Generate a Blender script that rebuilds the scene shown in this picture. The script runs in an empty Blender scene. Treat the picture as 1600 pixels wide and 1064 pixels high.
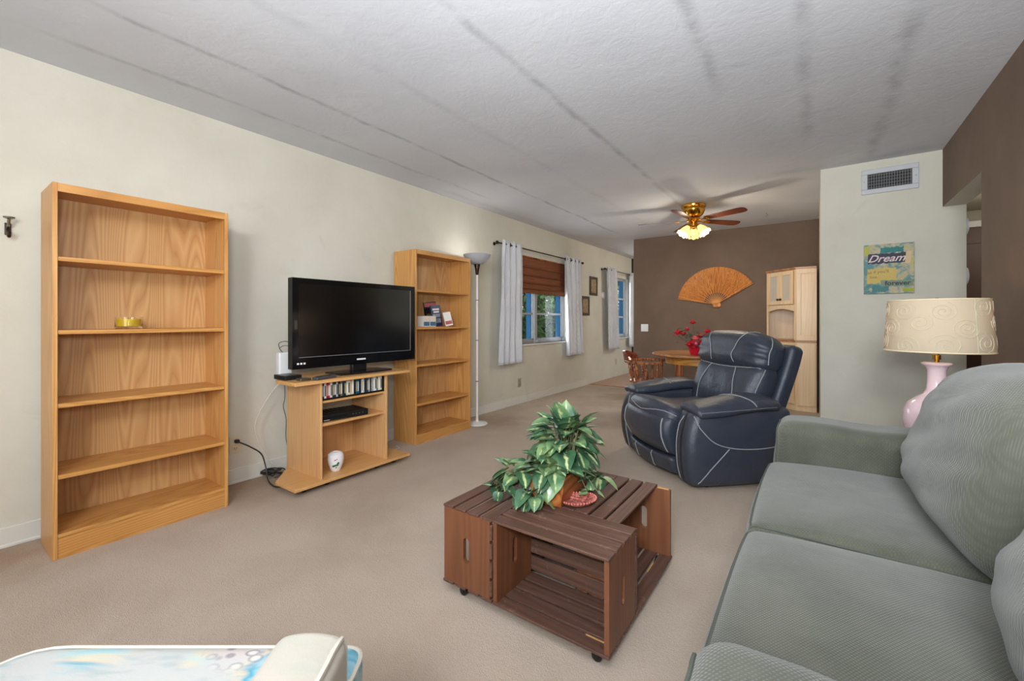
import bpy, math, random
from mathutils import Vector, Matrix, noise
from mathutils.bvhtree import BVHTree
S = bpy.context.scene
COL = S.collection
PI = math.pi
random.seed(7)

# ------------------------------------------------------------------ camera
F_PX, HOR = 668.0, 501.0
YAW = math.atan2(475.5, F_PX)
cam_d = bpy.data.cameras.new('camera'); cam = bpy.data.objects.new('camera', cam_d); COL.objects.link(cam)
cam_d.sensor_width = 36.0; cam_d.lens = F_PX * 36.0 / 1600.0
cam_d.shift_y = (HOR - 532.0) / 1600.0
cam_d.clip_start = 0.03
cam.location = (0, 0, 1.11); cam.rotation_euler = (PI / 2, 0, YAW)
S.camera = cam

# ------------------------------------------------------------------ exposure, world, lights
S.view_settings.view_transform = 'Standard'
S.view_settings.look = 'None'
S.view_settings.gamma = 1.0
S.view_settings.exposure = 0.0
S.view_settings.use_curve_mapping = False
W = bpy.data.worlds.new('world'); S.world = W; W.use_nodes = True
wn = W.node_tree
bg = wn.nodes['Background']
sky = wn.nodes.new('ShaderNodeTexSky'); sky.sky_type = 'NISHITA'; sky.sun_disc = False
sky.sun_elevation = math.radians(42); sky.sun_rotation = math.radians(120)
wn.links.new(sky.outputs[0], bg.inputs[0]); bg.inputs[1].default_value = 0.28

def light(name, kind, loc, energy, color=(1, 1, 1), size=0.1, size_y=None, target=None, **kw):
    d = bpy.data.lights.new(name, kind); d.energy = energy; d.color = color
    if kind == 'AREA':
        d.size = size
        if size_y: d.shape = 'RECTANGLE'; d.size_y = size_y
    elif kind in ('POINT', 'SPOT'):
        d.shadow_soft_size = size
    for k, v in kw.items(): setattr(d, k, v)
    o = bpy.data.objects.new(name, d); COL.objects.link(o); o.location = loc
    if target is not None:
        o.rotation_euler = (Vector(target) - Vector(loc)).to_track_quat('-Z', 'Y').to_euler()
    return o
sun = light('sun', 'SUN', (5, 2, 8), 3.2, (1, .94, .84), target=(-3.2, 6, 0)); sun.data.angle = math.radians(1)
# fill lamp in front of the added, unseen rear window, and the photographer's flash above the camera
light('rear_fill', 'AREA', (-0.3, -1.66, 1.45), 42, (0.88, .94, 1.0), 1.8, 1.4, target=(-0.15, 3, 1.2))
light('flash', 'AREA', (0.25, -1.3, 2.15), 68, (.90, .95, 1.0), 0.7, 0.5, target=(-1.3, 5.0, 1.5))
light('flash_bounce', 'AREA', (-0.05, -0.1, 1.35), 84, (.88, .94, 1.0), 0.4, 0.4, target=(-.40, .75, 2.44))
light('bright_window_light', 'AREA', (-3.19, 5.24, 1.15), 13, (.86, .94, 1.0), 1.5, .7, target=(0, 5.24, 1.1))
light('far_window_light', 'AREA', (-3.19, 8.28, 1.35), 10, (.86, .94, 1.0), .9, 1.1, target=(0, 8.28, 1.3))
light('far_wall_fill', 'POINT', (-1.3, 8.1, 2.25), 34, (1, .95, .86), .12)  # added fill to brighten the far left wall, no fixture behind it
light('hall_fill', 'POINT', (1.5, 5.2, 1.95), 7, (1, .93, .82), .08)  # added fill that lifts the dark hall, not an actual fixture

# ------------------------------------------------------------------ materials
def srgb(c):
    return tuple(((v / 255) / 12.92 if v / 255 <= .04045 else ((v / 255 + .055) / 1.055) ** 2.4) for v in c)
MATS = {}
class NT:
    def __init__(s, name):
        s.m = bpy.data.materials.new(name); s.m.use_nodes = True; s.t = s.m.node_tree
        s.b = s.t.nodes['Principled BSDF']; s.out = s.t.nodes['Material Output']
    def n(s, typ, **kw):
        nd = s.t.nodes.new('ShaderNode' + typ)
        for k, v in kw.items():
            if k.startswith('i_'):
                key = k[2:]; key = int(key) if key.isdigit() else key.replace('_', ' ')
                s.put(nd.inputs[key], v)
            else: setattr(nd, k, v)
        return nd
    def put(s, inp, v):
        if isinstance(v, bpy.types.NodeSocket): s.t.links.new(v, inp)
        elif isinstance(v, bpy.types.Node): s.t.links.new(v.outputs[0], inp)
        else: inp.default_value = v
    def co(s): return s.n('TexCoord').outputs['Object']
    def map(s, sc, rot=(0, 0, 0), vec=None):
        m = s.n('Mapping'); s.put(m.inputs['Vector'], vec or s.co()); m.inputs['Scale'].default_value = sc; m.inputs['Rotation'].default_value = rot
        return m.outputs[0]
    def noise(s, scale, detail=2, rough=.5, dist=0, vec=None):
        nd = s.n('TexNoise'); s.put(nd.inputs['Vector'], vec or s.co()); nd.inputs['Scale'].default_value = scale
        nd.inputs['Detail'].default_value = detail; nd.inputs['Roughness'].default_value = rough; nd.inputs['Distortion'].default_value = dist
        return nd.outputs['Fac']
    def math(s, op, a, b=0.0, c=None):
        nd = s.n('Math', operation=op); s.put(nd.inputs[0], a); s.put(nd.inputs[1], b)
        if c is not None: s.put(nd.inputs[2], c)
        return nd.outputs[0]
    def rng(s, v, a, b, c=0, d=1):
        nd = s.n('MapRange'); nd.clamp = True; s.put(nd.inputs[0], v)
        for i, x in enumerate((a, b, c, d)): nd.inputs[i + 1].default_value = x
        return nd.outputs[0]
    def mix(s, f, a, b, blend='MIX'):
        nd = s.n('Mix', data_type='RGBA', blend_type=blend); s.put(nd.inputs[0], f)
        s.put(nd.inputs[6], a if not isinstance(a, tuple) else (*a[:3], 1)); s.put(nd.inputs[7], b if not isinstance(b, tuple) else (*b[:3], 1))
        return nd.outputs[2]
    def ramp(s, v, stops):
        nd = s.n('ValToRGB'); s.put(nd.inputs[0], v); cr = nd.color_ramp
        while len(cr.elements) < len(stops): cr.elements.new(.5)
        for e, (p, c) in zip(cr.elements, stops): e.position = p; e.color = (*c[:3], 1)
        return nd.outputs[0]
    def bump(s, h, strength=.3, dist=.01):
        nd = s.n('Bump'); nd.inputs['Strength'].default_value = strength; nd.inputs['Distance'].default_value = dist
        s.put(nd.inputs['Height'], h); s.put(s.b.inputs['Normal'], nd.outputs[0]); return nd
    def fin(s, col=None, rough=None, metal=None, **kw):
        if col is not None: s.put(s.b.inputs['Base Color'], (*col[:3], 1) if isinstance(col, tuple) else col)
        if rough is not None: s.put(s.b.inputs['Roughness'], rough)
        if metal is not None: s.b.inputs['Metallic'].default_value = metal
        for k, v in kw.items(): s.put(s.b.inputs[k.replace('_', ' ')], v)
        return s.m

def plain(name, rgb, rough=.5, metal=0, var=.06, scale=12, bump=0, bscale=60, **kw):
    """simple procedural material: base colour with slight noise variation"""
    if name in MATS: return MATS[name]
    t = NT(name); c = srgb(rgb)
    lo = tuple(max(0, v * (1 - var)) for v in c); hi = tuple(min(1, v * (1 + var)) for v in c)
    col = t.mix(t.noise(scale, 3), lo, hi)
    if bump: t.bump(t.noise(bscale, 3), bump, .004)
    m = t.fin(col, rough, metal, **kw); MATS[name] = m; return m

def wood(name, dark, mid, light_, axis=2, ring=9, cross=5.0, along=.55, rough=.38, fib=.25, seed=0, contrast=1.0, bump=.08, wear=0):
    """axis = grain direction; contours of a stretched noise give cathedral grain"""
    if name in MATS: return MATS[name]
    t = NT(name)
    sc = [cross] * 3; sc[axis] = along
    mp = t.n('Mapping'); t.put(mp.inputs['Vector'], t.co()); mp.inputs['Scale'].default_value = sc; mp.inputs['Location'].default_value = (seed * 3.1, seed * 1.7, seed * .9)
    base = t.noise(1.0, .6, .4, 0.0, mp.outputs[0])
    rings = t.math('PINGPONG', t.math('MULTIPLY', base, float(ring)), .5)
    rings = t.rng(rings, 0, .5)
    sf = [220.0] * 3; sf[axis] = 5.0
    fibre = t.noise(1.0, 3, .6, 0, t.map(sf))
    v = t.math('ADD', t.math('MULTIPLY', rings, (1 - fib) * contrast), t.math('MULTIPLY', fibre, fib))
    v = t.math('ADD', v, (1 - contrast) * .35)
    col = t.ramp(v, [(0.05, srgb(dark)), (.32, srgb(mid)), (.85, srgb(light_))])
    blot = t.noise(2.2, 2)
    col = t.mix(t.rng(blot, .35, .7, 0, .35), col, t.mix(1.0, col, (.86, .78, .70), 'MULTIPLY'))
    if wear: col = t.mix(t.rng(t.noise(26, 5, .75, 1.0), .60, .74, 0, wear), col, srgb((172, 144, 124)))
    t.bump(v, bump, .002)
    m = t.fin(col, rough); MATS[name] = m; return m

def paint(name, rgb, rough=.75, mott=.05, rgb2=None, bs=.12, seams=False):
    t = NT(name); c = srgb(rgb)
    c2 = srgb(rgb2) if rgb2 else tuple(v * (1 - 2 * mott) for v in c)
    col = t.mix(t.rng(t.noise(1.6, 4, .6), .35, .68), c, c2)
    fine = t.noise(40, 4, .6, .4); co = t.noise(9, 3, .6, 1.0)
    h = t.math('ADD', fine, t.math('MULTIPLY', co, 1.2))
    t.bump(h, bs, .01)
    return t, col, t.fin(col, rough)
t, col, M_WALL = paint('wall_cream_paint', (213, 208, 193), mott=.05, rgb2=(203, 198, 182))
# faint scuffs on the wall
sc = t.rng(t.noise(3.0, 5, .7, .8), .60, .78, 0, .30)
t.put(t.b.inputs['Base Color'], t.mix(sc, col, srgb((176, 170, 154))))
_, _, M_BROWN = paint('wall_brown_paint', (118, 96, 80), rgb2=(103, 84, 68), bs=.1)
_, _, M_HALL = paint('hall_paint', (168, 160, 140))
# ceiling: grey-white textured paint with tape-seam stains
t = NT('ceiling_paint')
x = t.n('SeparateXYZ'); t.put(x.inputs[0], t.co()); px, py = x.outputs[0], x.outputs[1]
wob = t.math('MULTIPLY', t.math('SUBTRACT', t.noise(2.5, 3), .5), .07)
mask = None
for x0, y0, y1, wd, amp in [(-2.9, .2, 3.4, .03, .7), (-2.47, .3, 6, .028, .95), (-1.27, .8, 6, .035, .75), (-1.9, .5, 6, .05, .25), (-.455, .8, 2.5, .05, .65), (-.05, 1.4, 3.6, .05, .55), (.355, 1.2, 4.4, .06, .75), (-3.1, 3, 9, .06, .3)]:
    d = t.math('ABSOLUTE', t.math('ADD', t.math('SUBTRACT', px, x0), wob))
    b = t.rng(d, wd * .15, wd, 1, 0)
    b = t.math('MULTIPLY', b, t.rng(py, y0, y0 + .3)); b = t.math('MULTIPLY', b, t.rng(py, y1, y1 + .3, 1, 0))
    b = t.math('MULTIPLY', b, amp); mask = b if mask is None else t.math('MAXIMUM', mask, b)
for y0, x0, x1, wd, amp in [(2.5, -.46, -.02, .03, .55), (3.35, -.1, .35, .03, .35), (4.55, -.5, .8, .10, .4)]:
    d = t.math('ABSOLUTE', t.math('ADD', t.math('SUBTRACT', py, y0), wob))
    b = t.rng(d, wd * .15, wd, 1, 0)
    b = t.math('MULTIPLY', b, t.rng(px, x0 - .05, x0 + .05)); b = t.math('MULTIPLY', b, t.rng(px, x1 - .05, x1 + .05, 1, 0))
    mask = t.math('MAXIMUM', mask, t.math('MULTIPLY', b, amp))
mask = t.math('MULTIPLY', mask, t.rng(t.noise(5, 4, .7), .38, .62, .12, 1))
base = t.mix(t.rng(t.noise(1.2, 4, .6), .35, .7), srgb((214, 215, 219)), srgb((203, 204, 209)))
col = t.mix(t.math('MULTIPLY', mask, .55), base, srgb((120, 120, 124)))
hb = t.math('ADD', t.noise(22, 4, .6, 1.2), t.math('MULTIPLY', t.noise(5, 3, .5, 2.2), 1.6))
t.bump(hb, .16, .008)
M_CEIL = t.fin(col, .85)
# carpet
t = NT('carpet')
blot = t.rng(t.noise(1.1, 5, .6, .3), .38, .66)
fine = t.noise(240, 2); fine2 = t.noise(70, 3)
col = t.mix(blot, srgb((200, 184, 167)), srgb((182, 165, 147)))
col = t.mix(t.rng(fine, .35, .65, 0, .30), col, srgb((150, 132, 116)))
x = t.n('SeparateXYZ'); t.put(x.inputs[0], t.co()); px, py = x.outputs[0], x.outputs[1]
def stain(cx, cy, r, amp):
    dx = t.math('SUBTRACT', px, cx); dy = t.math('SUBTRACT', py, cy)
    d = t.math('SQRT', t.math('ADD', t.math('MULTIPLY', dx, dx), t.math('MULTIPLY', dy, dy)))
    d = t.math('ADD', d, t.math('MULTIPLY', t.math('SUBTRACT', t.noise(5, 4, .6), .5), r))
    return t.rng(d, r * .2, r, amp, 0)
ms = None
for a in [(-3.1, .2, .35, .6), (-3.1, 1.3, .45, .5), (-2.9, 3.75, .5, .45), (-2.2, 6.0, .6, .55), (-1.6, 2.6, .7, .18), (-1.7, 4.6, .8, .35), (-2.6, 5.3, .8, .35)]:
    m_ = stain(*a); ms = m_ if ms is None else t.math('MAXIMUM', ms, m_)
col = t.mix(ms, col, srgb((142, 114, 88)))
t.bump(t.math('ADD', fine, t.math('MULTIPLY', fine2, .8)), .55, .006)
M_CARPET = t.fin(col, .95)
t.b.inputs['Specular IOR Level'].default_value = .15
M_VINYL = plain('vinyl_floor', (176, 142, 118), .45, var=.08, scale=8)

M_OAKV = wood('oak_laminate_upright', (158, 100, 46), (196, 140, 76), (222, 170, 104), 2, 24, 6.5, .4, contrast=.6)
M_OAKY = wood('oak_laminate_shelf', (150, 95, 42), (192, 134, 68), (216, 160, 92), 1, 24, 6.5, .4, seed=2, contrast=.6)
M_OAKBACK = wood('oak_laminate_back_panel', (146, 98, 56), (192, 144, 90), (214, 172, 118), 2, 26, 6.5, .42, seed=4, contrast=.6)
M_STV = wood('pale_oak_laminate_upright', (188, 134, 82), (212, 164, 110), (226, 182, 128), 2, 12, 14, .4, seed=5, contrast=.6)
M_STY = wood('pale_oak_laminate_flat', (186, 130, 74), (210, 158, 98), (226, 178, 118), 1, 10, 14, .4, seed=6, contrast=.6)
M_CRX = wood('dark_stained_pine_x', (46, 30, 24), (84, 57, 46), (112, 82, 68), 0, 12, 9, .45, rough=.5, seed=7, bump=.2, contrast=.6, fib=.45, wear=.45)
M_CRZ = wood('dark_stained_pine_z', (50, 30, 22), (92, 58, 42), (120, 80, 60), 0, 8, 9, .9, rough=.5, seed=8, bump=.2)
M_MAPLE = wood('maple', (206, 170, 128), (228, 196, 156), (238, 212, 176), 2, 9, 9, .5, seed=9, contrast=.5)
M_TABLE = wood('dining_oak', (130, 82, 48), (168, 114, 72), (190, 138, 92), 0, 10, 8, .7, rough=.3, seed=3)
M_CHERRY = wood('cherry_blade', (46, 20, 14), (84, 36, 24), (104, 48, 30), 0, 8, 10, .8, rough=.3, seed=11)
M_CHAIR = wood('chair_walnut', (84, 40, 20), (136, 76, 42), (172, 108, 66), 2, 8, 10, 1, rough=.25, seed=12)
M_DARKDOOR = plain('brown_door', (92, 66, 52), .5)
M_WHITE = plain('white_paint', (226, 224, 216), .5, var=.03)
M_BASEB = plain('baseboard_paint', (216, 213, 203), .5, var=.03)
M_WHITEP = plain('white_plastic', (228, 228, 226), .35, var=.02)
M_IVORY = plain('ivory_plastic', (214, 200, 168), .4, var=.03)
M_BLACK = plain('black_plastic', (22, 22, 23), .35)
M_GLOSS = plain('gloss_black', (14, 14, 15), .08)
M_SCREEN = plain('tv_screen', (7, 7, 8), .16, var=.0, IOR=1.9)
M_SLOT = plain('dark_slot', (40, 36, 32), .7)
M_NICKEL = plain('brushed_nickel', (150, 146, 140), .3, 1)
M_BRONZE = plain('dark_bronze', (58, 48, 40), .35, .9)
M_ALU = plain('aluminium_frame', (182, 184, 186), .4, .5)
M_BLUE = plain('blue_paint', (44, 132, 186), .5)
M_BRASS = plain('polished_brass', (226, 170, 70), .16, 1)
M_CORDB = plain('black_cord', (34, 36, 34), .5)
M_CORDW = plain('white_cord', (208, 204, 192), .5)

def cloth(name, rgb, rgb2, k=1.0, rough=.9, pitch=240, bs=.5, sheen=.3):
    t = NT(name); co = t.co()
    w1 = t.n('TexWave', wave_type='BANDS', bands_direction='X'); t.put(w1.inputs['Vector'], t.map((1, 1, 1), (0, .0, .6))); w1.inputs['Scale'].default_value = pitch / 6.0; w1.inputs['Distortion'].default_value = .6
    w2 = t.n('TexWave', wave_type='BANDS', bands_direction='Y'); t.put(w2.inputs['Vector'], t.map((1, 1, 1), (.5, 0, .6))); w2.inputs['Scale'].default_value = pitch / 6.0; w2.inputs['Distortion'].default_value = .6
    h = t.math('MULTIPLY', w1.outputs['Fac'], w2.outputs['Fac'])
    blot = t.noise(5, 4, .6)
    col = t.mix(t.rng(blot, .35, .65), srgb(rgb), srgb(rgb2))
    col = t.mix(t.rng(h, .0, .7, .30, 0), col, t.mix(1.0, col, (.5, .5, .5), 'MULTIPLY'))
    t.bump(t.math('ADD', h, t.math('MULTIPLY', t.noise(14, 3), 1.5)), bs, .004)
    m = t.fin(col, rough); t.b.inputs['Sheen Weight'].default_value = sheen; t.b.inputs['Specular IOR Level'].default_value = .2
    return m
M_SOFA = cloth('sage_woven_fabric', (99, 100, 87), (84, 86, 74), pitch=330, bs=.35)
M_SOFAP = plain('sage_piping', (80, 84, 74), .9)
M_CURT = cloth('white_curtain_fabric', (222, 222, 224), (212, 212, 216), pitch=500, bs=.2, sheen=.1)
M_TAN = plain('bare_timber', (196, 150, 96), .6)

t = NT('navy_leather')
vo = t.n('TexVoronoi', feature='DISTANCE_TO_EDGE'); t.put(vo.inputs['Vector'], t.co()); vo.inputs['Scale'].default_value = 240
wr = t.noise(9, 4, .6, .9, t.map((1, 1, 1)))
t.bump(t.math('ADD', t.math('MULTIPLY', vo.outputs['Distance'], .5), t.math('MULTIPLY', wr, 3.2)), .35, .006)
col = t.mix(t.rng(t.noise(4, 3), .35, .65), srgb((48, 55, 68)), srgb((60, 63, 72)))
M_LEATHER = t.fin(col, .36); 
M_STITCH = plain('pale_grey_thread', (150, 152, 154), .7)

t = NT('glass_pane')
t.t.nodes.remove(t.b)
tr = t.n('BsdfTransparent'); gl = t.n('BsdfGlossy'); gl.inputs['Roughness'].default_value = .02
mx = t.n('MixShader'); mx.inputs[0].default_value = .07
t.t.links.new(tr.outputs[0], mx.inputs[1]); t.t.links.new(gl.outputs[0], mx.inputs[2]); t.t.links.new(mx.outputs[0], t.out.inputs[0])
M_GLASS = t.m

def emit(name, rgb, strength, base=(230, 220, 190), rough=.4, trans=0):
    t = NT(name); c = srgb(rgb)
    m = t.fin(srgb(base), rough); t.b.inputs['Emission Color'].default_value = (*c, 1); t.b.inputs['Emission Strength'].default_value = strength
    return m

# ------------------------------------------------------------------ mesh helpers
class MB:
    def __init__(s): s.v = []; s.f = []; s.mi = []; s.cur = 0; s.attr = None
    def add(s, vs, fs, M=None):
        o = len(s.v)
        for p in vs: s.v.append(tuple(M @ Vector(p)) if M is not None else tuple(p))
        for f in fs: s.f.append(tuple(i + o for i in f)); s.mi.append(s.cur)
        return s
    def box(s, x0, x1, y0, y1, z0, z1, M=None):
        if x0 > x1: x0, x1 = x1, x0
        if y0 > y1: y0, y1 = y1, y0
        v = [(x0, y0, z0), (x1, y0, z0), (x1, y1, z0), (x0, y1, z0), (x0, y0, z1), (x1, y0, z1), (x1, y1, z1), (x0, y1, z1)]
        return s.add(v, [(0, 3, 2, 1), (4, 5, 6, 7), (0, 1, 5, 4), (1, 2, 6, 5), (2, 3, 7, 6), (3, 0, 4, 7)], M)
    def cbox(s, c, d, M=None):
        return s.box(c[0] - d[0] / 2, c[0] + d[0] / 2, c[1] - d[1] / 2, c[1] + d[1] / 2, c[2] - d[2] / 2, c[2] + d[2] / 2, M)
    def prism(s, pts, z0, z1, M=None):
        """pts: CCW outline in xy"""
        n = len(pts); v = [(p[0], p[1], z0) for p in pts] + [(p[0], p[1], z1) for p in pts]
        f = [tuple(range(n - 1, -1, -1)), tuple(range(n, 2 * n))] + [(i, (i + 1) % n, n + (i + 1) % n, n + i) for i in range(n)]
        return s.add(v, f, M)
    def lathe(s, prof, n=32, c=(0, 0, 0), M=None, sx=1, sy=1):
        v = []; f = []
        for (r, z) in prof:
            for k in range(n):
                a = 2 * PI * k / n; v.append((c[0] + r * sx * math.cos(a), c[1] + r * sy * math.sin(a), c[2] + z))
        for i in range(len(prof) - 1):
            for k in range(n):
                a, b = i * n + k, i * n + (k + 1) % n
                f.append((a, b, b + n, a + n))
        if prof[0][0] > 1e-5: f.append(tuple(range(n - 1, -1, -1)))
        if prof[-1][0] > 1e-5: f.append(tuple(range((len(prof) - 1) * n, len(prof) * n)))
        return s.add(v, f, M)
    def tube(s, path, r, n=8, closed=False, M=None):
        path = [Vector(p) for p in path]; m = len(path)
        rr = r if isinstance(r, (list, tuple)) else [r] * m
        v = []; f = []; up = None
        for i, p in enumerate(path):
            a = path[(i - 1) % m] if (i > 0 or closed) else p; b = path[(i + 1) % m] if (i < m - 1 or closed) else p
            d = (b - a); d = d.normalized() if d.length > 1e-9 else Vector((0, 0, 1))
            if up is None: up = d.orthogonal().normalized()
            up = (up - d * up.dot(d)); up = up.normalized() if up.length > 1e-6 else d.orthogonal().normalized()
            w = d.cross(up)
            for k in range(n):
                t_ = 2 * PI * k / n; v.append(tuple(p + up * (math.cos(t_) * rr[i]) + w * (math.sin(t_) * rr[i])))
        for i in range(m if closed else m - 1):
            for k in range(n):
                a, b = i * n + k, i * n + (k + 1) % n; c = ((i + 1) % m) * n + (k + 1) % n; e = ((i + 1) % m) * n + k
                f.append((a, b, c, e))
        if not closed: f.append(tuple(range(n - 1, -1, -1))); f.append(tuple(range((m - 1) * n, m * n)))
        return s.add(v, f, M)
    def soft(s, c, d, r, n=8, deform=None, M=None, e=4):
        """rounded box: centre c, full dims d, edge radius r; deform(x,y,z in -1..1, p)->p"""
        h = [v / 2 for v in d]; r = min(r, *[v * .999 for v in h])
        ax = []
        for v in h:
            L = [-v + r * (1 - math.cos(PI / 2 * i / e)) if False else -v + r * i / e for i in range(e)]
            mid = [-(v - r) + 2 * (v - r) * i / n for i in range(n + 1)] if v - r > 1e-6 else [0]
            ax.append(L + mid + [-q for q in reversed(L)])
        idx = {}; vs = []; fs = []
        def vid(p):
            k = (round(p[0], 6), round(p[1], 6), round(p[2], 6))
            if k in idx: return idx[k]
            inner = Vector([max(-(h[i] - r), min(h[i] - r, p[i])) for i in range(3)])
            dlt = Vector(p) - inner
            q = inner + dlt.normalized() * r if dlt.length > 1e-9 else Vector(p)
            if deform: q = Vector(deform(q[0] / h[0], q[1] / h[1], q[2] / h[2], q))
            idx[k] = len(vs); vs.append((q[0] + c[0], q[1] + c[1], q[2] + c[2])); return idx[k]
        for a in range(3):
            b, g = (a + 1) % 3, (a + 2) % 3
            for sg in (-1, 1):
                for i in range(len(ax[b]) - 1):
                    for j in range(len(ax[g]) - 1):
                        q = []
                        for (ii, jj) in ((i, j), (i + 1, j), (i + 1, j + 1), (i, j + 1)):
                            p = [0, 0, 0]; p[a] = sg * h[a]; p[b] = ax[b][ii]; p[g] = ax[g][jj]; q.append(vid(p))
                        fs.append(tuple(q) if sg > 0 else tuple(reversed(q)))
        return s.add(vs, fs, M)
    def ball(s, c, r, n=12, sc=(1, 1, 1), M=None):
        prof = [(max(1e-6, r * math.sin(PI * i / n)), -r * math.cos(PI * i / n)) for i in range(n + 1)]
        v = []; f = []; m = n * 2
        for (rr, z) in prof:
            for k in range(m):
                a = 2 * PI * k / m; v.append((c[0] + rr * sc[0] * math.cos(a), c[1] + rr * sc[1] * math.sin(a), c[2] + z * sc[2]))
        for i in range(n):
            for k in range(m):
                a, b = i * m + k, i * m + (k + 1) % m; f.append((a, b, b + m, a + m))
        return s.add(v, f, M)
    def bvh(s): return BVHTree.FromPolygons([Vector(p) for p in s.v], s.f)
    def build(s, name, mat, parent=None, smooth=True, bevel=0, ang=38, loc=None, sub=0):
        me = bpy.data.meshes.new(name); me.from_pydata(s.v, [], s.f)
        for m in (mat if isinstance(mat, (list, tuple)) else [mat]): me.materials.append(m)
        if any(s.mi): me.polygons.foreach_set('material_index', s.mi)
        if s.attr is not None:
            at = me.attributes.new('vein', 'FLOAT', 'POINT'); at.data.foreach_set('value', s.attr)
        if smooth:
            me.shade_smooth(); me.set_sharp_from_angle(angle=math.radians(ang))
        me.update(); o = bpy.data.objects.new(name, me); COL.objects.link(o)
        if parent is not None: o.parent = parent
        if loc: o.location = loc
        if bevel:
            b = o.modifiers.new('bevel', 'BEVEL'); b.width = bevel; b.segments = 2; b.limit_method = 'ANGLE'; b.angle_limit = math.radians(40)
        if sub:
            b = o.modifiers.new('sub', 'SUBSURF'); b.levels = sub; b.render_levels = sub
        return o
def thing(name, label, cat, loc=(0, 0, 0), rz=0, group=None):
    o = bpy.data.objects.new(name, None); COL.objects.link(o); o.location = loc; o.rotation_euler = (0, 0, rz); o.empty_display_size = .1
    return tag(o, label, cat, group)
def tag(o, label, cat, group=None):
    o['label'] = label; o['category'] = cat
    if group: o['group'] = group
    return o
def struct(o): o['kind'] = 'structure'; return o
def lab(o, l): o['label'] = l; return o
def place(o, x, y, z, rz=0):
    o.location = (x, y, z); o.rotation_euler = (0, 0, rz); return o
def smoothpath(pts, n=8, closed=False):
    P_ = [Vector(p) for p in pts]; out = []; m = len(P_)
    for i in range(m if closed else m - 1):
        g = lambda k: P_[k % m] if closed else P_[max(0, min(m - 1, k))]
        p0, p1, p2, p3 = g(i - 1), g(i), g(i + 1), g(i + 2)
        for k in range(n):
            t_ = k / n
            out.append(.5 * ((2 * p1) + (-p0 + p2) * t_ + (2 * p0 - 5 * p1 + 4 * p2 - p3) * t_ ** 2 + (-p0 + 3 * p1 - 3 * p2 + p3) * t_ ** 3))
    if not closed: out.append(P_[-1])
    return out
def copy_tree(o, parent=None):
    c = o.copy(); COL.objects.link(c)
    if parent is not None: c.parent = parent
    for ch in [q for q in bpy.data.objects if q.parent == o]: copy_tree(ch, c)
    return c
def text_mb(txt, size, mat_index=0, shear=0, extrude=.0006, align='CENTER', offset=0.0):
    cu = bpy.data.curves.new('t', 'FONT'); cu.body = txt; cu.size = size; cu.shear = shear; cu.extrude = extrude; cu.align_x = align; cu.offset = offset
    cu.resolution_u = 3
    ob = bpy.data.objects.new('t', cu); COL.objects.link(ob)
    dg = bpy.context.evaluated_depsgraph_get(); me = bpy.data.meshes.new_from_object(ob.evaluated_get(dg))
    vs = [tuple(v.co) for v in me.vertices]; fs = [tuple(p.vertices) for p in me.polygons]
    bpy.data.objects.remove(ob); bpy.data.curves.remove(cu); bpy.data.meshes.remove(me)
    return vs, fs

# ------------------------------------------------------------------ room shell
XL, XR, H, YB, YF = -3.24, 0.80, 2.44, -1.72, 9.02
YD = 6.87        # brown dining wall
YP = 4.65        # partition with the picture
mb = MB(); mb.box(XL - .02, 2.1, YB - .02, YD, -.08, 0); struct(mb.build('floor', M_CARPET))
mb = MB(); mb.box(XL - .02, 2.1, YD, YF + .02, -.08, .004); struct(mb.build('floor_vinyl', M_VINYL))
mb = MB(); mb.box(XL - .12, 2.1, YB - .12, YF + .12, H, H + .12); struct(mb.build('ceiling', M_CEIL))
W1 = (4.42, 6.05, .79, 2.00)
W2 = (7.72, 8.76, .77, 1.97)
TL = .12
mb = MB()
ys = [YB - .1, W1[0], W1[1], W2[0], W2[1], YF + .1]
mb.box(XL - TL, XL, ys[0], ys[1], 0, H); mb.box(XL - TL, XL, ys[2], ys[3], 0, H); mb.box(XL - TL, XL, ys[4], ys[5], 0, H)
for w in (W1, W2):
    mb.box(XL - TL, XL, w[0], w[1], 0, w[2]); mb.box(XL - TL, XL, w[0], w[1], w[3], H)
struct(mb.build('wall_left', M_WALL, smooth=False))
mb = MB(); mb.box(XL, 2.1, YF, YF + .1, 0, H); struct(mb.build('wall_far', M_HALL, smooth=False))
mb = MB(); mb.box(-2.44, .03, YD, YD + .1, 0, H); struct(mb.build('wall_dining', M_BROWN, smooth=False))
mb = MB(); mb.box(.03, .93, YP, YD + .1, 0, H); struct(mb.build('wall_partition', M_WALL, smooth=False))
# right wall with the hall opening
OY = 3.69; OZ = 1.995
mb = MB(); mb.cur = 0
mb.box(XR, XR + .13, YB - .1, OY, 0, H); mb.box(XR, XR + .13, OY, YP, OZ, H)
o = mb.build('wall_right', [M_BROWN, M_WALL], smooth=False)
for p in o.data.polygons:                       # reveal and soffit are painted cream
    c = p.center
    if p.normal.z < -.5 and c.z > .5: p.material_index = 1
struct(o)
# hall behind the opening
mb = MB(); mb.box(.93, 2.1, 6.1, 6.2, 0, H); struct(mb.build('wall_hall_end', M_HALL, smooth=False))
mb = MB(); mb.box(2.0, 2.1, 3.4, 6.1, 0, H); struct(mb.build('wall_hall_side', M_BROWN, smooth=False))
mb = MB(); mb.box(.93, 2.0, 3.3, 3.4, 0, H); struct(mb.build('wall_hall_near', M_HALL, smooth=False))
mb = MB(); mb.box(.93, 2.0, 3.4, 6.1, 2.2, 2.25); struct(mb.build('ceiling_hall', M_HALL, smooth=False))
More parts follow.
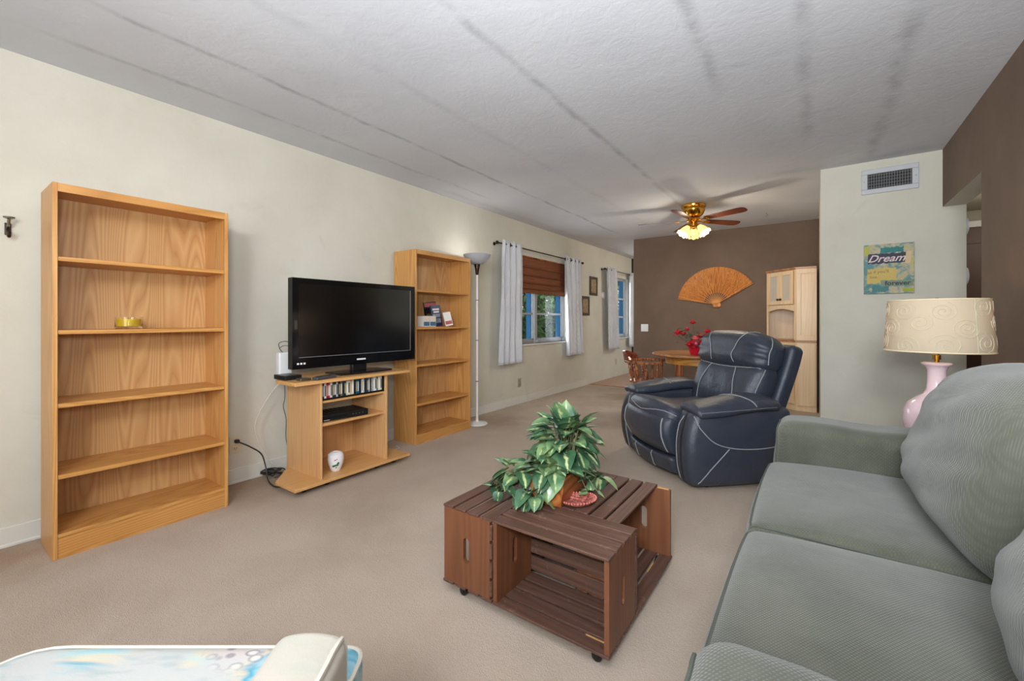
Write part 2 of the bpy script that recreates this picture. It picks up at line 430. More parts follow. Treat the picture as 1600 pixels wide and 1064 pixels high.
# rear wall (behind the camera) with an unseen window added to carry the fill lamp
mb = MB()
wx0, wx1, wz0, wz1 = -1.3, .7, .7, 2.2
mb.box(XL, wx0, YB - .1, YB, 0, H); mb.box(wx1, XR, YB - .1, YB, 0, H); mb.box(wx0, wx1, YB - .1, YB, 0, wz0); mb.box(wx0, wx1, YB - .1, YB, wz1, H)
struct(mb.build('wall_rear', M_WALL, smooth=False))
r = MB()
for (a, b, c, d) in ((wx0, wx1, wz0, wz0 + .05), (wx0, wx1, wz1 - .05, wz1), (wx0, wx0 + .05, wz0 + .05, wz1 - .05), (wx1 - .05, wx1, wz0 + .05, wz1 - .05), (-.32, -.28, wz0 + .05, wz1 - .05)):
    r.box(a, b, YB - .07, YB - .03, c, d)
w3 = struct(r.build('added_window', M_ALU, smooth=False))
MB().box(wx0 + .05, wx1 - .05, YB - .055, YB - .05, wz0 + .05, wz1 - .05).build('pane', M_GLASS, w3, smooth=False)

def baseboard(name, mb_): return struct(mb_.build(name, M_BASEB, bevel=.004))
mb = MB(); mb.box(XL, XL + .014, YB, YD - .1, 0, .10); mb.box(XL, XL + .022, YB, YD - .1, 0, .018); baseboard('baseboard_left', mb)
mb = MB(); mb.box(.03, XR, YP - .012, YP, 0, .09); baseboard('baseboard_partition', mb)
mb = MB(); mb.box(XR - .012, XR, YB, OY, 0, .09); baseboard('baseboard_right', mb)
mb = MB(); mb.box(-3.20, -2.46, YD - .02, YD + .02, 0, .012); struct(mb.build('trim_1', M_TABLE, bevel=.003))
mb = MB(); mb.box(XL, XL + .03, YF - .03, YF, 0, H); struct(mb.build('trim_2', M_SLOT))

# ------------------------------------------------------------------ windows in the left wall
def window(name, w, rows, mull, bluex):
    y0, y1, z0, z1 = w
    xo = XL - .085
    f = MB()
    f.box(xo, xo + .04, y0, y1, z0, z0 + .045); f.box(xo, xo + .04, y0, y1, z1 - .045, z1)
    f.box(xo, xo + .04, y0, y0 + .045, z0 + .045, z1 - .045); f.box(xo, xo + .04, y1 - .045, y1, z0 + .045, z1 - .045)
    if mull: f.box(xo - .01, xo + .05, mull - .035, mull + .035, z0, z1)
    o = struct(f.build(name, M_ALU, smooth=False, bevel=.003))
    zs = [z0 + .045 + (z1 - z0 - .09) * k / rows for k in range(rows + 1)]
    bays = [(y0 + .045, (mull or y1) - (.035 if mull else .045))] + ([(mull + .035, y1 - .045)] if mull else [])
    for a, b in bays:
        m = MB()
        for z in zs[1:-1]: m.box(xo + .006, xo + .034, a, b, z - .014, z + .014)
        m.box(xo + .008, xo + .032, a, a + .022, z0 + .045, z1 - .045); m.box(xo + .008, xo + .032, b - .022, b, z0 + .045, z1 - .045)
        m.box(xo + .008, xo + .032, a, b, z0 + .045, z0 + .067)
        m.build('sash', M_ALU, o, smooth=False)
        MB().box(xo + .017, xo + .021, a, b, z0 + .045, z1 - .045).build('pane', M_GLASS, o, smooth=False)
        # blue painted boards outside, at the far side of each bay
        MB().box(xo - .085, xo - .012, b - .012, b + .03, z0 - .02, z1 + .02).build('outside_board', M_BLUE, o, smooth=False)
    MB().box(XL - .05, XL + .03, y0 - .03, y1 + .03, z0 - .022, z0).build('sill', M_WHITE, o, bevel=.004)
    return o
window('window_1', W1, 3, 5.19, True)
window('window_2', W2, 3, None, True)
for y in (5.22, 5.98):
    MB().cbox((XL - .028, y, .815), (.03, .035, .035)).build('window_latch', M_ALU, bpy.data.objects['window_1'], bevel=.004)

# ------------------------------------------------------------------ curtains, rods, roman shade
def curtain(y0, y1, yb0, yb1, z1, z0, label, folds=4, seed=0):
    random.seed(seed); X0 = -3.145
    t_ = thing('curtain', label, 'curtain', (X0, (yb0 + yb1) / 2, z0), group='white grommet curtains')
    n, m = folds * 14, 26; v = []; f = []; yc = (yb0 + yb1) / 2
    ph = random.random()
    for j in range(m + 1):
        q = j / m; z = (z1 - z0) * (1 - q)
        a = y0 + (yb0 - y0) * q; b = y1 + (yb1 - y1) * q
        for i in range(n + 1):
            p = i / n; amp = .032 + .012 * q + .010 * math.sin(p * 9 + seed)
            w = p * folds * 2 * PI + ph
            x = amp * math.sin(w) + .008 * math.sin(w * 2.3 + q * 4)
            v.append((x, a + (b - a) * p - yc + .012 * math.sin(2 * w) + .006 * math.sin(q * 6 + i), z + .004 * math.sin(w) * (q > .95)))
    for j in range(m):
        for i in range(n):
            k = j * (n + 1) + i; f.append((k, k + 1, k + n + 2, k + n + 1))
    c = MB(); c.add(v, f); o = c.build('fabric_panel', M_CURT, t_, ang=80)
    s = o.modifiers.new('s', 'SOLIDIFY'); s.thickness = .003
    for k in range(folds):
        p = (k + .5 * (k % 2) + .25) / folds
        if p > 1: continue
        MB().tube([(.024 * math.cos(a), 0, .024 * math.sin(a)) for a in [2 * PI * i / 16 for i in range(16)]], .006, 6, True).build('grommet', M_BRONZE, t_, loc=(0.0, y0 + (y1 - y0) * (k + .5) / folds - yc, z1 - z0 - .045))
    return t_
curtain(4.20, 4.63, 4.13, 4.66, 2.105, .565, 'white grommet curtain left of the bigger window, beside the floor lamp', 4, 1)
curtain(5.80, 6.32, 5.86, 6.40, 2.105, .565, 'white grommet curtain right of the bigger window with the wood shade', 4, 2)
curtain(7.42, 7.88, 7.50, 8.06, 2.105, .565, 'white grommet curtain left of the narrow far window', 4, 3)
curtain(8.62, 8.98, 8.60, 8.96, 2.105, .565, 'white grommet curtain right of the narrow far window, cut by the brown wall', 3, 4)
def rod(y0, y1, label):
    t_ = thing('curtain_rod', label, 'curtain rod', (XL, (y0 + y1) / 2, 2.06)); L = (y1 - y0) / 2
    MB().tube([(.095, -L, 0), (.095, L, 0)], .008, 10).build('pole', M_BRONZE, t_)
    for s in (-1, 1):
        MB().ball((.095, s * (L + .012), 0), .02, 8).build('finial', M_BRONZE, t_)
        b = MB(); b.tube([(.0, s * (L - .05), 0), (.095, s * (L - .05), 0)], .007, 8); b.lathe([(.022, 0), (.022, .006), (.01, .012)], 16, M=Matrix.Translation((0, s * (L - .05), 0)) @ Matrix.Rotation(PI / 2, 4, 'Y')); b.build('bracket', M_BRONZE, t_)
rod(4.12, 6.42, 'dark bronze curtain rod over the bigger window')
rod(7.36, 8.97, 'dark bronze curtain rod over the narrow far window')
MW = wood('bamboo_shade', (72, 36, 18), (120, 66, 36), (146, 88, 52), 1, 10, 60, .5, rough=.6, seed=14)
t_ = thing('roman_shade', 'brown woven wood roman shade half lowered over the bigger window', 'window shade', (XL - .02, 5.235, 1.49))
m = MB(); zt = .5
prof = [(0.0, zt), (.004, .38), (0.027, .355), (.006, .35), (.006, .27), (0.034, .245), (.008, .24), (.008, .165), (0.037, .14), (.010, .135), (.010, .085), (0.044, .06), (.012, .055), (.012, .03), (.026, 0.0)]
v = []; f = []
for (x_, z_) in prof: v += [(x_, -.80, z_), (x_, .80, z_)]
for (x_, z_) in reversed(prof): v += [(x_ - .012, -.80, z_), (x_ - .012, .80, z_)]
k = len(prof) * 2
for i in range(k - 1): f.append((2 * i, 2 * i + 1, 2 * i + 3, 2 * i + 2))
f.append((2 * k - 2, 2 * k - 1, 1, 0))
m.add(v, f); m.build('slatted_fabric', MW, t_, ang=20)
MB().box(-.02, .012, -.80, .80, zt - .01, zt + .012).build('head_rail', M_CHAIR, t_)
m = MB(); m.tube([(.03, .76, .45), (.032, .76, -.55)], .0025, 6); m.build('pull_cord', M_CORDW, t_)
m = MB(); m.lathe([(.004, .05), (.012, .02), (.016, 0), (.012, -.04), (.0, -.045)], 12, (.032, .76, -.60)); m.build('cord_tassel', M_WHITEP, t_)

# ------------------------------------------------------------------ bookcases
def bookcase(label, y0, y1, xf, xb, hgt, shelves, mats=None):
    yc, xc = (y0 + y1) / 2, (xf + xb) / 2
    t_ = thing('bookcase', label, 'bookcase', (xc, yc, 0), group='tall oak bookcases')
    w, d = (y1 - y0) / 2, (xf - xb) / 2; th = .018
    for s in (-1, 1):
        MB().box(-d, d, s * (w - th), s * w, 0, hgt).build('side_panel', M_OAKV, t_, bevel=.0015)
    MB().box(-d, -d + .005, -w + th, w - th, .06, hgt - .02).build('back_panel', M_OAKBACK, t_)
    MB().prism([(-d + .005, hgt - .02), (d - .018, hgt - .02), (d - .018, hgt - .04), (d - .001, hgt - .04), (d - .001, hgt - .001), (-d + .005, hgt - .001)], -w + th, w - th, Matrix(((1, 0, 0, 0), (0, 0, 1, 0), (0, 1, 0, 0), (0, 0, 0, 1)))).build('top_panel', M_OAKY, t_, bevel=.0015)
    for z in shelves[:-1]:
        MB().box(-d + .006, d - .006, -w + th, w - th, z - .02, z).build('shelf', M_OAKY, t_, bevel=.0015)
    MB().box(-d + .006, d - .003, -w + th, w - th, shelves[-1] - .018, shelves[-1]).build('bottom_shelf', M_OAKY, t_, bevel=.0015)
    MB().box(d - .02, d - .004, -w + th, w - th, 0, shelves[-1] - .019).build('kick_board', M_OAKY, t_)
    return t_
bookcase('tall oak bookcase nearest the camera, holding only a yellow candle', .376, 1.100, -2.868, -3.165, 1.752, [1.409, 1.066, .722, .389, .115])
bookcase('tall oak bookcase behind the television, holding a few books', 2.60, 3.345, -2.905, -3.20, 1.750, [1.39, 1.052, .714, .362, .085])

# candle
t_ = thing('candle_jar', 'yellow candle in a low round glass jar on the near bookcase shelf', 'candle', (-2.985, .672, 1.067))
MG = NT('jar_glass'); MG = MG.fin((1, 1, 1), .03, Transmission_Weight=1.0, IOR=1.4)
M_WAX = plain('yellow_wax', (236, 196, 40), .45, Subsurface_Weight=.2)
MB().lathe([(.0, .0), (.052, .0), (.056, .006), (.057, .062), (.053, .062), (.052, .014), (0, .014)], 40).build('glass', MG, t_)
MB().lathe([(0, .0145), (.0515, .0145), (.0515, .052), (0, .052)], 40).build('wax', M_WAX, t_)
MB().tube([(0, 0, .051), (.002, 0, .060)], .0015, 6).build('wick', M_SLOT, t_)

# ------------------------------------------------------------------ books on the second bookcase
def lbook(label, loc, w, h, th, cov, rz=0, lean=0, tilt=0, page=True, deco=None, group='books on the second bookcase'):
    """standing book: cover faces +X, w along Y, h along Z, th along X"""
    t_ = thing('book', label, 'book', loc, rz, group); t_.rotation_euler = (tilt, lean, rz)
    c = MB(); c.box(-th / 2, -th / 2 + .0015, 0, w, 0, h).box(th / 2 - .0015, th / 2, 0, w, 0, h).box(-th / 2, th / 2, 0, .0015, 0, h); c.build('cover', cov, t_)
    MB().box(-th / 2 + .002, th / 2 - .002, .002, w - .003, .003, h - .003).build('page_block', M_WHITE, t_)
    for i, (ya, yb, za, zb, mt) in enumerate(deco or []):
        MB().box(th / 2, th / 2 + .0006, ya, yb, za, zb).build('cover_picture', mt, t_)
    return t_
c_navy = plain('cover_navy', (30, 52, 92), .3); c_black = plain('cover_black', (30, 24, 30), .3); c_white = plain('cover_white', (226, 222, 222), .3)
c_red = plain('cover_red', (156, 34, 52), .3); c_pale = plain('cover_pale', (222, 206, 192), .35); c_sea = plain('cover_sea', (60, 110, 138), .35, var=.5, scale=50); c_olive = plain('cover_olive', (92, 88, 40), .4, var=.4, scale=40)
c_grey = plain('cover_photo_grey', (140, 146, 156), .3, var=.5, scale=45)
zb = 1.0535
for (y, l) in ((2.765, 'cream paperback with a sea-blue cover foot, left of its pair'), (2.845, 'cream paperback with a blue and orange cover foot, beside the leaning books')):
    t_ = thing('book', l, 'book', (-2.985, y, zb), 0, 'books on the second bookcase')
    MB().box(-.055, .045, -.037, .037, 0, .098).build('page_block', M_WHITE, t_)
    MB().box(.0455, .048, -.038, .038, 0, .10).build('cover', c_pale, t_, bevel=.0005)
    MB().box(.0485, .0492, -.036, .034, .008, .046).build('cover_picture', c_sea, t_)
lbook('black and red tall magazine leaning at the back of the shelf', (-3.10, 2.915, zb), .165, .235, .008, c_black, lean=-.10, tilt=.10, deco=[(.01, .155, .19, .225, c_red), (.02, .14, .03, .12, c_olive)])
lbook('navy brochure with a pale title leaning in front of the black magazine', (-3.03, 2.935, zb), .13, .205, .008, c_navy, lean=-.12, tilt=.08, deco=[(.02, .11, .155, .172, c_white), (.03, .105, .13, .146, c_white), (.015, .115, .085, .118, c_grey), (.015, .115, .03, .075, c_grey)])
lbook('white booklet with a red band leaning at the right of the books', (-2.965, 3.045, zb), .105, .138, .006, c_white, lean=-.22, tilt=.12, deco=[(.006, .099, .016, .05, c_red)])

# ------------------------------------------------------------------ TV stand and what is on it
t_ = thing('tv_stand', 'pale oak television stand with wide top and open shelves', 'tv stand', (-2.87, 1.83, 0))
def hexa(y, x0, x1, xm, cut): return [(x1, -y), (x1, y), (xm, y), (x0, y - cut), (x0, -y + cut), (xm, -y)]
MB().prism(hexa(.458, -.23, .25, .005, .20), .700, .722).build('top_panel', M_STY, t_, bevel=.003)
MB().prism(hexa(.458, -.23, .25, .005, .20), .042, .062).build('base_panel', M_STY, t_, bevel=.003)
for s in (-1, 1): MB().box(-.22, .21, s * .254, s * .271, .062, .700).build('side_panel', M_STV, t_, bevel=.001)
MB().box(-.20, .195, -.254, .254, .560, .577).build('shelf', M_STY, t_)
MB().box(-.20, .195, -.254, .254, .405, .422).build('shelf', M_STY, t_)
MB().box(-.215, -.205, -.15, .254, .062, .38).build('back_panel', M_STV, t_)
for y in (-.36, .36, -.2, .2):
    w_ = MB(); w_.lathe([(.018, -.01), (.02, -.008), (.02, .008), (.018, .01)], 20, M=Matrix.Translation((.17, y, .0205)) @ Matrix.Rotation(PI / 2, 4, 'X')); w_.box(.155, .185, y - .014, y + .014, .034, .042); w_.build('caster', M_BLACK, t_)
    w_ = MB(); w_.lathe([(.018, -.01), (.02, -.008), (.02, .008), (.018, .01)], 20, M=Matrix.Translation((-.17, y * .6, .0205)) @ Matrix.Rotation(PI / 2, 4, 'X')); w_.box(-.185, -.155, y * .6 - .014, y * .6 + .014, .034, .042); w_.build('caster', M_BLACK, t_)

# television
t_ = thing('television', 'large flat black television on the pale oak stand', 'television', (-2.83, 1.975, .7225), -.03)
w2, z0, z1 = .515, .062, .675
fr = MB(); fr.box(-.035, .025, -w2, w2, z0, z0 + .075); fr.box(-.035, .025, -w2, w2, z1 - .035, z1); fr.box(-.035, .025, -w2, -w2 + .042, z0 + .075, z1 - .035); fr.box(-.035, .025, w2 - .042, w2, z0 + .075, z1 - .035)
fr.build('frame', M_GLOSS, t_, smooth=False)
MB().box(-.034, .0195, -w2 + .04, w2 - .04, z0 + .07, z1 - .03).build('screen', M_SCREEN, t_, smooth=False)
m = MB(); m.box(.0195, .0222, -w2 + .042, w2 - .042, z0 + .075, z0 + .0785); m.box(.0195, .0222, w2 - .046, w2 - .042, z0 + .075, z1 - .035); m.build('screen_trim', plain('trim_grey', (120, 122, 124), .3), t_, smooth=False)
MB().soft((-.06, 0, .36), (.06, .8, .46), .02, 2).build('rear_housing', M_BLACK, t_)
m = MB(); m.soft((.0255, 0, z0 + .036), (.001, .075, .012), .0004, 2); m.build('maker_badge', M_WHITEP, t_)
m = MB()
for k in range(3): m.box(.0252, .026, -w2 + .03 + k * .022, -w2 + .044 + k * .022, z0 + .03, z0 + .042)
m.build('energy_sticker', M_WHITEP, t_)
MB().box(.0252, .026, -.5, -.482, .33, .39).build('side_sticker', M_NICKEL, t_)
MB().box(-.035, .005, -.06, .06, .012, .07).build('neck', M_BLACK, t_, bevel=.004)
MB().soft((.02, -.01, .007), (.24, .44, .013), .006, 3, deform=lambda x, y, z, p: (p.x * (1 - .15 * y * y), p.y, p.z)).build('foot', M_GLOSS, t_)

def gadget(name, label, cat, loc, dims, mat, rz=0, r=.004, extra=None):
    t2 = thing(name, label, cat, loc, rz)
    MB().soft((0, 0, dims[2] / 2), dims, r, 2).build('case', mat, t2)
    if extra: extra(t2)
    return t2
def remote_btn(t2):
    m = MB()
    for i in range(7):
        for j in range(3): m.cbox((-.012 + j * .012, -.06 + i * .017, .0215), (.007, .008, .002))
    m.build('buttons', M_NICKEL, t2)
gadget('remote_control', 'dark grey remote control lying at the television foot', 'remote control', (-2.672, 1.60, .7225), (.048, .17, .02), plain('grey_plastic', (70, 70, 70), .4), .25, .006, remote_btn)
gadget('converter_box', 'small silver box beside the grey remote control', 'box', (-2.70, 1.47, .7225), (.06, .07, .016), M_NICKEL)
gadget('cable_box', 'flat black box at the left end of the stand top', 'cable box', (-2.86, 1.45, .7225), (.15, .11, .03), M_BLACK)
def modem(t2):
    m = MB(); m.tube(smoothpath([(0, 0, .16), (.01, -.03, .19), (0, -.035, .23), (0, .0, .245), (0, .03, .24)]), .0025, 6); m.tube(smoothpath([(0, -.03, .2), (.0, .0, .215), (0, .04, .21)]), .002, 6); m.build('wire', M_CORDB, t2)
gadget('modem', 'upright white modem hidden behind the left side of the television', 'modem', (-2.99, 1.49, .7225), (.05, .09, .17), M_WHITEP, 0, .01, modem)

def vents(t2):
    m = MB()
    for i in range(8): m.cbox((-.02, -.12 + i * .032, .0472), (.11, .012, .0015))
    m.build('vent', M_SLOT, t2)
    MB().box(.1055, .1065, -.17, .02, .014, .034).build('display', M_GLOSS, t2); MB().box(.1058, .107, -.15, -.11, .009, .012).build('badge', M_WHITEP, t2)
    m = MB()
    for i in range(4): m.lathe([(.005, 0), (.005, .003)], 12, M=Matrix.Translation((.105, .06 + i * .025, .024)) @ Matrix.Rotation(PI / 2, 4, 'Y'))
    m.build('button', M_NICKEL, t2)
gadget('disc_player', 'flat black disc player on the middle shelf of the stand', 'disc player', (-2.80, 1.775, .4225), (.21, .36, .046), M_BLACK, -.10, .005, vents)

# ginger jar
t_ = thing('ginger_jar', 'white china jar with green leaf sprig on the stand base', 'jar', (-2.745, 1.725, .0625))
t = NT('jar_china'); M_CHINA = t.fin(t.mix(t.noise(3), srgb((232, 230, 230)), srgb((240, 238, 238))), .12)
MB().lathe([(0, 0), (.030, 0), (.034, .006), (.05, .05), (.055, .085), (.05, .115), (.034, .128), (.022, .130), (.018, .126), (0, .126)], 40).build('body', M_CHINA, t_)
def leafpatch(m, a0, z0_, la, lz, rot, R):
    pts = []
    for k in range(14):
        q = 2 * PI * k / 14; u = la * math.cos(q) * (1 if True else 1); w = lz * math.sin(q) * (abs(math.cos(q / 1.0)) * .2 + .6)
        uu = u * math.cos(rot) - w * math.sin(rot); ww = u * math.sin(rot) + w * math.cos(rot); pts.append((uu, ww))
    v = []
    for uu, ww in pts:
        z = z0_ + ww; rr = R(z) + .0012; a = a0 + uu / rr; v.append((rr * math.cos(a), rr * math.sin(a), z))
    rr = R(z0_) + .0018; v.append((rr * math.cos(a0), rr * math.sin(a0), z0_))
    m.add(v, [(k, (k + 1) % 14, 14) for k in range(14)])
def RJ(z):
    pr = [(.034, .006), (.05, .05), (.055, .085), (.05, .115), (.034, .128)]
    for (r0, a), (r1, b) in zip(pr, pr[1:]):
        if a <= z <= b: return r0 + (r1 - r0) * (z - a) / (b - a)
    return .05
c_leaf = plain('painted_green', (64, 116, 84), .2); c_berry = plain('painted_berry', (140, 60, 80), .2)
m = MB(); leafpatch(m, -.72, .045, .018, .012, .3, RJ); m.build('painted_leaf', c_leaf, t_)
m = MB(); leafpatch(m, -.30, .055, .016, .013, 1.2, RJ); m.build('painted_leaf', c_leaf, t_)
m = MB(); leafpatch(m, -.50, .03, .007, .006, .3, RJ); m.build('painted_leaf', c_leaf, t_)
m = MB(); leafpatch(m, -.62, .085, .006, .005, .3, RJ); m.build('painted_flower', c_berry, t_)
m = MB(); leafpatch(m, -.42, .09, .006, .004, 1, RJ); m.build('painted_flower', c_berry, t_)

# cd rack and cds
t_ = thing('disc_rack', 'black wire rack holding disc cases on the upper stand shelf', 'rack', (-2.75, 1.83, .5775))
m = MB(); m.box(-.07, .08, -.248, .248, 0, .004); m.box(-.07, -.066, -.248, .248, 0, .118); m.box(-.07, .08, -.248, -.245, 0, .118); m.box(-.07, .08, .245, .248, 0, .118); m.box(.074, .08, -.248, .248, 0, .012); m.build('tray', M_BLACK, t_)
spines = [('black', (34, 38, 44)), ('white', (214, 214, 206)), ('red', (164, 26, 48)), ('red', (176, 34, 56)), ('white', (222, 218, 210)), ('dark grey', (58, 64, 74)), ('black', (38, 42, 50)), ('pale grey', (196, 196, 198)), ('black', (28, 28, 30)), ('olive', (120, 118, 66)), ('navy', (60, 66, 108)), ('black', (36, 40, 44)), ('ivory', (218, 208, 184)), ('white', (226, 222, 214)), ('tan', (208, 180, 140)), ('ivory', (220, 208, 188)), ('black', (30, 30, 32)), ('teal', (30, 100, 112)), ('teal', (36, 92, 102)), ('navy', (38, 50, 76)), ('white', (224, 226, 226)), ('pale grey', (206, 208, 210)), ('charcoal', (50, 54, 62)), ('charcoal', (58, 60, 68)), ('silver', (168, 174, 182)), ('charcoal', (60, 66, 72)), ('silver', (160, 166, 176)), ('white', (230, 230, 230)), ('white', (220, 218, 216)), ('mottled grey', (132, 124, 120)), ('white', (228, 226, 222)), ('ivory', (222, 214, 198))]
ordw = ['first', 'second', 'third', 'fourth', 'fifth', 'sixth', 'seventh', 'eighth', 'ninth', 'tenth', 'eleventh', 'twelfth', 'thirteenth', 'fourteenth', 'fifteenth', 'sixteenth']
N = len(spines); pitch = .482 / N
for i, (cn, rgb) in enumerate(spines):
    lbl = f'{cn} spined disc case, {ordw[i]} from the left in the rack' if i < N // 2 else f'{cn} spined disc case, {ordw[N - 1 - i]} from the right in the rack'
    y = 1.83 - .241 + pitch * (i + .5)
    d = MB().box(-.06, .062, -pitch * .43, pitch * .43, 0, .108 + .006 * math.sin(i * 2.1)).build('disc_case', plain('spine_%d' % i, rgb, .3), None, bevel=.0008, loc=(-2.75 + .004 * math.sin(i * 1.7), y, .582))
    tag(d, lbl, 'disc case', 'disc cases in the black rack')
    MB().box(.0621, .0627, -pitch * .25, pitch * .25, .02, .09).build('spine_title', plain('spine_title_%d' % (i % 3), [(230, 230, 225), (40, 40, 44), (190, 170, 120)][i % 3], .4), d)

# cords
def cord(label, pts, r, mat, extra=None, cat='cord', group=None):
    c0 = Vector(pts[0]); o = MB().tube([Vector(p) - c0 for p in smoothpath(pts, 10)], r, 8)  .build('cable', mat, None, loc=tuple(c0))
    tag(o, label, cat, group); return o
# plug of the wall outlet next to the near bookcase
def outlet(label, y, z, mat, plug=False):
    t2 = thing('wall_outlet', label, 'outlet', (XL, y, z), group='outlets on the left wall')
    MB().soft((.003, 0, 0), (.006, .075, .118), .0025, 2).build('cover_plate', mat, t2)
    for s in (-1, 1):
        m = MB(); m.soft((.0065, 0, s * .024), (.003, .034, .03), .001, 2); m.build('socket', mat, t2)
        m = MB(); m.box(.008, .0086, -.009, -.006, s * .024 - .006, s * .024 + .007); m.box(.008, .0086, .005, .008, s * .024 - .006, s * .024 + .007); m.lathe([(.0025, 0), (.0025, .0008)], 10, M=Matrix.Translation((.008, 0, s * .024 - .010)) @ Matrix.Rotation(PI / 2, 4, 'Y')); m.build('slot', M_SLOT, t2)
    return t2
outlet('ivory wall outlet with black plug beside the near bookcase', 1.285, .262, M_IVORY)
outlet('wall outlet with thin white cord below the bigger window', 4.72, .28, plain('grey_plate', (160, 152, 136), .5))
outlet('small wall outlet below the narrow far window', 8.10, .30, plain('grey_plate2', (190, 184, 170), .5))
pc = cord('thick black power cord from the wall outlet to the cord pile', [(XL + .012, 1.285, .288), (XL + .05, 1.29, .285), (XL + .09, 1.34, .25), (XL + .12, 1.40, .19), (XL + .14, 1.42, .10), (XL + .20, 1.41, .02), (XL + .34, 1.40, .012), (XL + .36, 1.50, .012), (XL + .28, 1.56, .012), (XL + .2, 1.60, .012)], .0045, M_CORDB)
m = MB(); m.soft((.012, .002, 0), (.034, .028, .024), .008, 2); m.build('plug', M_CORDB, pc)
cord('white cable hanging in a bow from the stand top', [(-3.02, 1.50, .70), (-3.08, 1.44, .60), (-3.11, 1.36, .42), (-3.11, 1.38, .28), (-3.12, 1.46, .12), (-3.13, 1.56, .05), (-3.13, 1.62, .02)], .0035, M_CORDW)
cord('thin grey cable dropping from the stand top behind its side panel', [(-3.01, 1.50, .70), (-3.03, 1.515, .64), (-3.05, 1.525, .56), (-3.08, 1.53, .50), (-3.10, 1.56, .40), (-3.13, 1.575, .25), (-3.12, 1.61, .05)], .003, plain('grey_cord', (96, 94, 88), .5))
cord('thin white cord falling from the outlet under the bigger window', [(XL + .01, 4.74, .30), (XL + .03, 4.80, .26), (XL + .03, 4.86, .12), (XL + .04, 4.87, .02), (XL + .10, 4.80, .006), (XL + .16, 4.6, .006), (XL + .20, 4.4, .006)], .002, M_CORDW)
cord('thin white cord at the outlet below the narrow far window', [(XL + .01, 8.13, .31), (XL + .03, 8.20, .26), (XL + .02, 8.16, .16), (XL + .03, 8.2, .02)], .002, M_CORDW)
cord('black cord of the disc player hanging behind the middle shelf', [(-3.085, 1.70, .44), (-3.09, 1.68, .39), (-3.088, 1.70, .30), (-3.08, 1.72, .22), (-3.10, 1.69, .12), (-3.105, 1.66, .07)], .0035, M_CORDB)
cord('loose white cord on the carpet between stand and second bookcase', [(-3.10, 2.30, .005), (-2.98, 2.36, .005), (-2.94, 2.45, .005), (-3.02, 2.48, .005)], .003, M_CORDW)
random.seed(3)
pts = []
for k in range(46):
    a = k * .82; rr = .05 + .03 * math.sin(k * 1.3)
    pts.append((-3.135 + rr * .75 * math.cos(a) + .015 * math.sin(k * .7), 1.475 + rr * 1.0 * math.sin(a) + .02 * math.sin(k * .45), .008 + .055 * abs(math.sin(k * .37))))
cord('tangled pile of black cords on the carpet behind the stand', pts, .004, M_CORDB, cat='cord pile')
m = MB(); m.soft((0, 0, .015), (.05, .20, .03), .006, 2)
ps = tag(m.build('power_strip', M_BLACK, None, loc=(-3.09, 1.66, .001)), 'black power strip on the carpet behind the stand', 'power strip')

# wall hook, thermostat, pictures, switch, detectors
t_ = thing('coat_hook', 'small dark metal hook on the wall left of the near bookcase', 'hook', (XL, .275, 1.56))
M90 = Matrix.Rotation(PI / 2, 4, 'Y')
MB().soft((.004, 0, 0), (.008, .022, .06), .003, 2).build('plate', M_BRONZE, t_)
m = MB(); m.tube(smoothpath([(.006, 0, .01), (.03, 0, .02), (.045, 0, .045)]), .006, 8); m.lathe([(.003, .0), (.019, .006), (.021, .012), (.0, .016)], 16, (.045, 0, .042)); m.build('knob', M_NICKEL, t_)
m = MB(); m.tube(smoothpath([(.006, 0, .0), (.03, 0, -.03), (.045, 0, -.04), (.05, 0, -.015)]), [.007] * 24 + [.005], 8); m.build('lower_hook', M_BRONZE, t_)
t_ = thing('thermostat', 'round white thermostat beside the far left curtain', 'thermostat', (XL, 7.47, 1.58))
MB().lathe([(.062, 0), (.062, .012), (.05, .028), (.03, .032), (0, .033)], 28, M=M90).build('dial', M_WHITEP, t_)
M_PF = plain('dark_rustic_frame', (70, 48, 34), .5, var=.3, scale=60)
t = NT('botanical_print')
M_PRINT = t.fin(t.ramp(t.noise(26, 4, .6, 1.5), [(.35, srgb((108, 84, 60))), (.55, srgb((164, 140, 108))), (.7, srgb((196, 172, 136)))]), .5)
for (y, z, l) in ((7.04, 1.725, 'upper of two small dark framed prints, to the right'), (6.705, 1.365, 'lower of two small dark framed prints, beside the curtain')):
    t_ = thing('picture_frame', l, 'picture', (XL, y, z), group='two small framed prints')
    m = MB(); w_, h_ = .155, .165
    m.box(0, .022, -w_, w_, h_ - .045, h_); m.box(0, .022, -w_, w_, -h_, -h_ + .045); m.box(0, .022, -w_, -w_ + .045, -h_ + .045, h_ - .045); m.box(0, .022, w_ - .045, w_, -h_ + .045, h_ - .045); m.build('frame', M_PF, t_, bevel=.004)
    MB().box(0, .012, -w_ + .04, w_ - .04, -h_ + .04, h_ - .04).build('print', M_PRINT, t_)

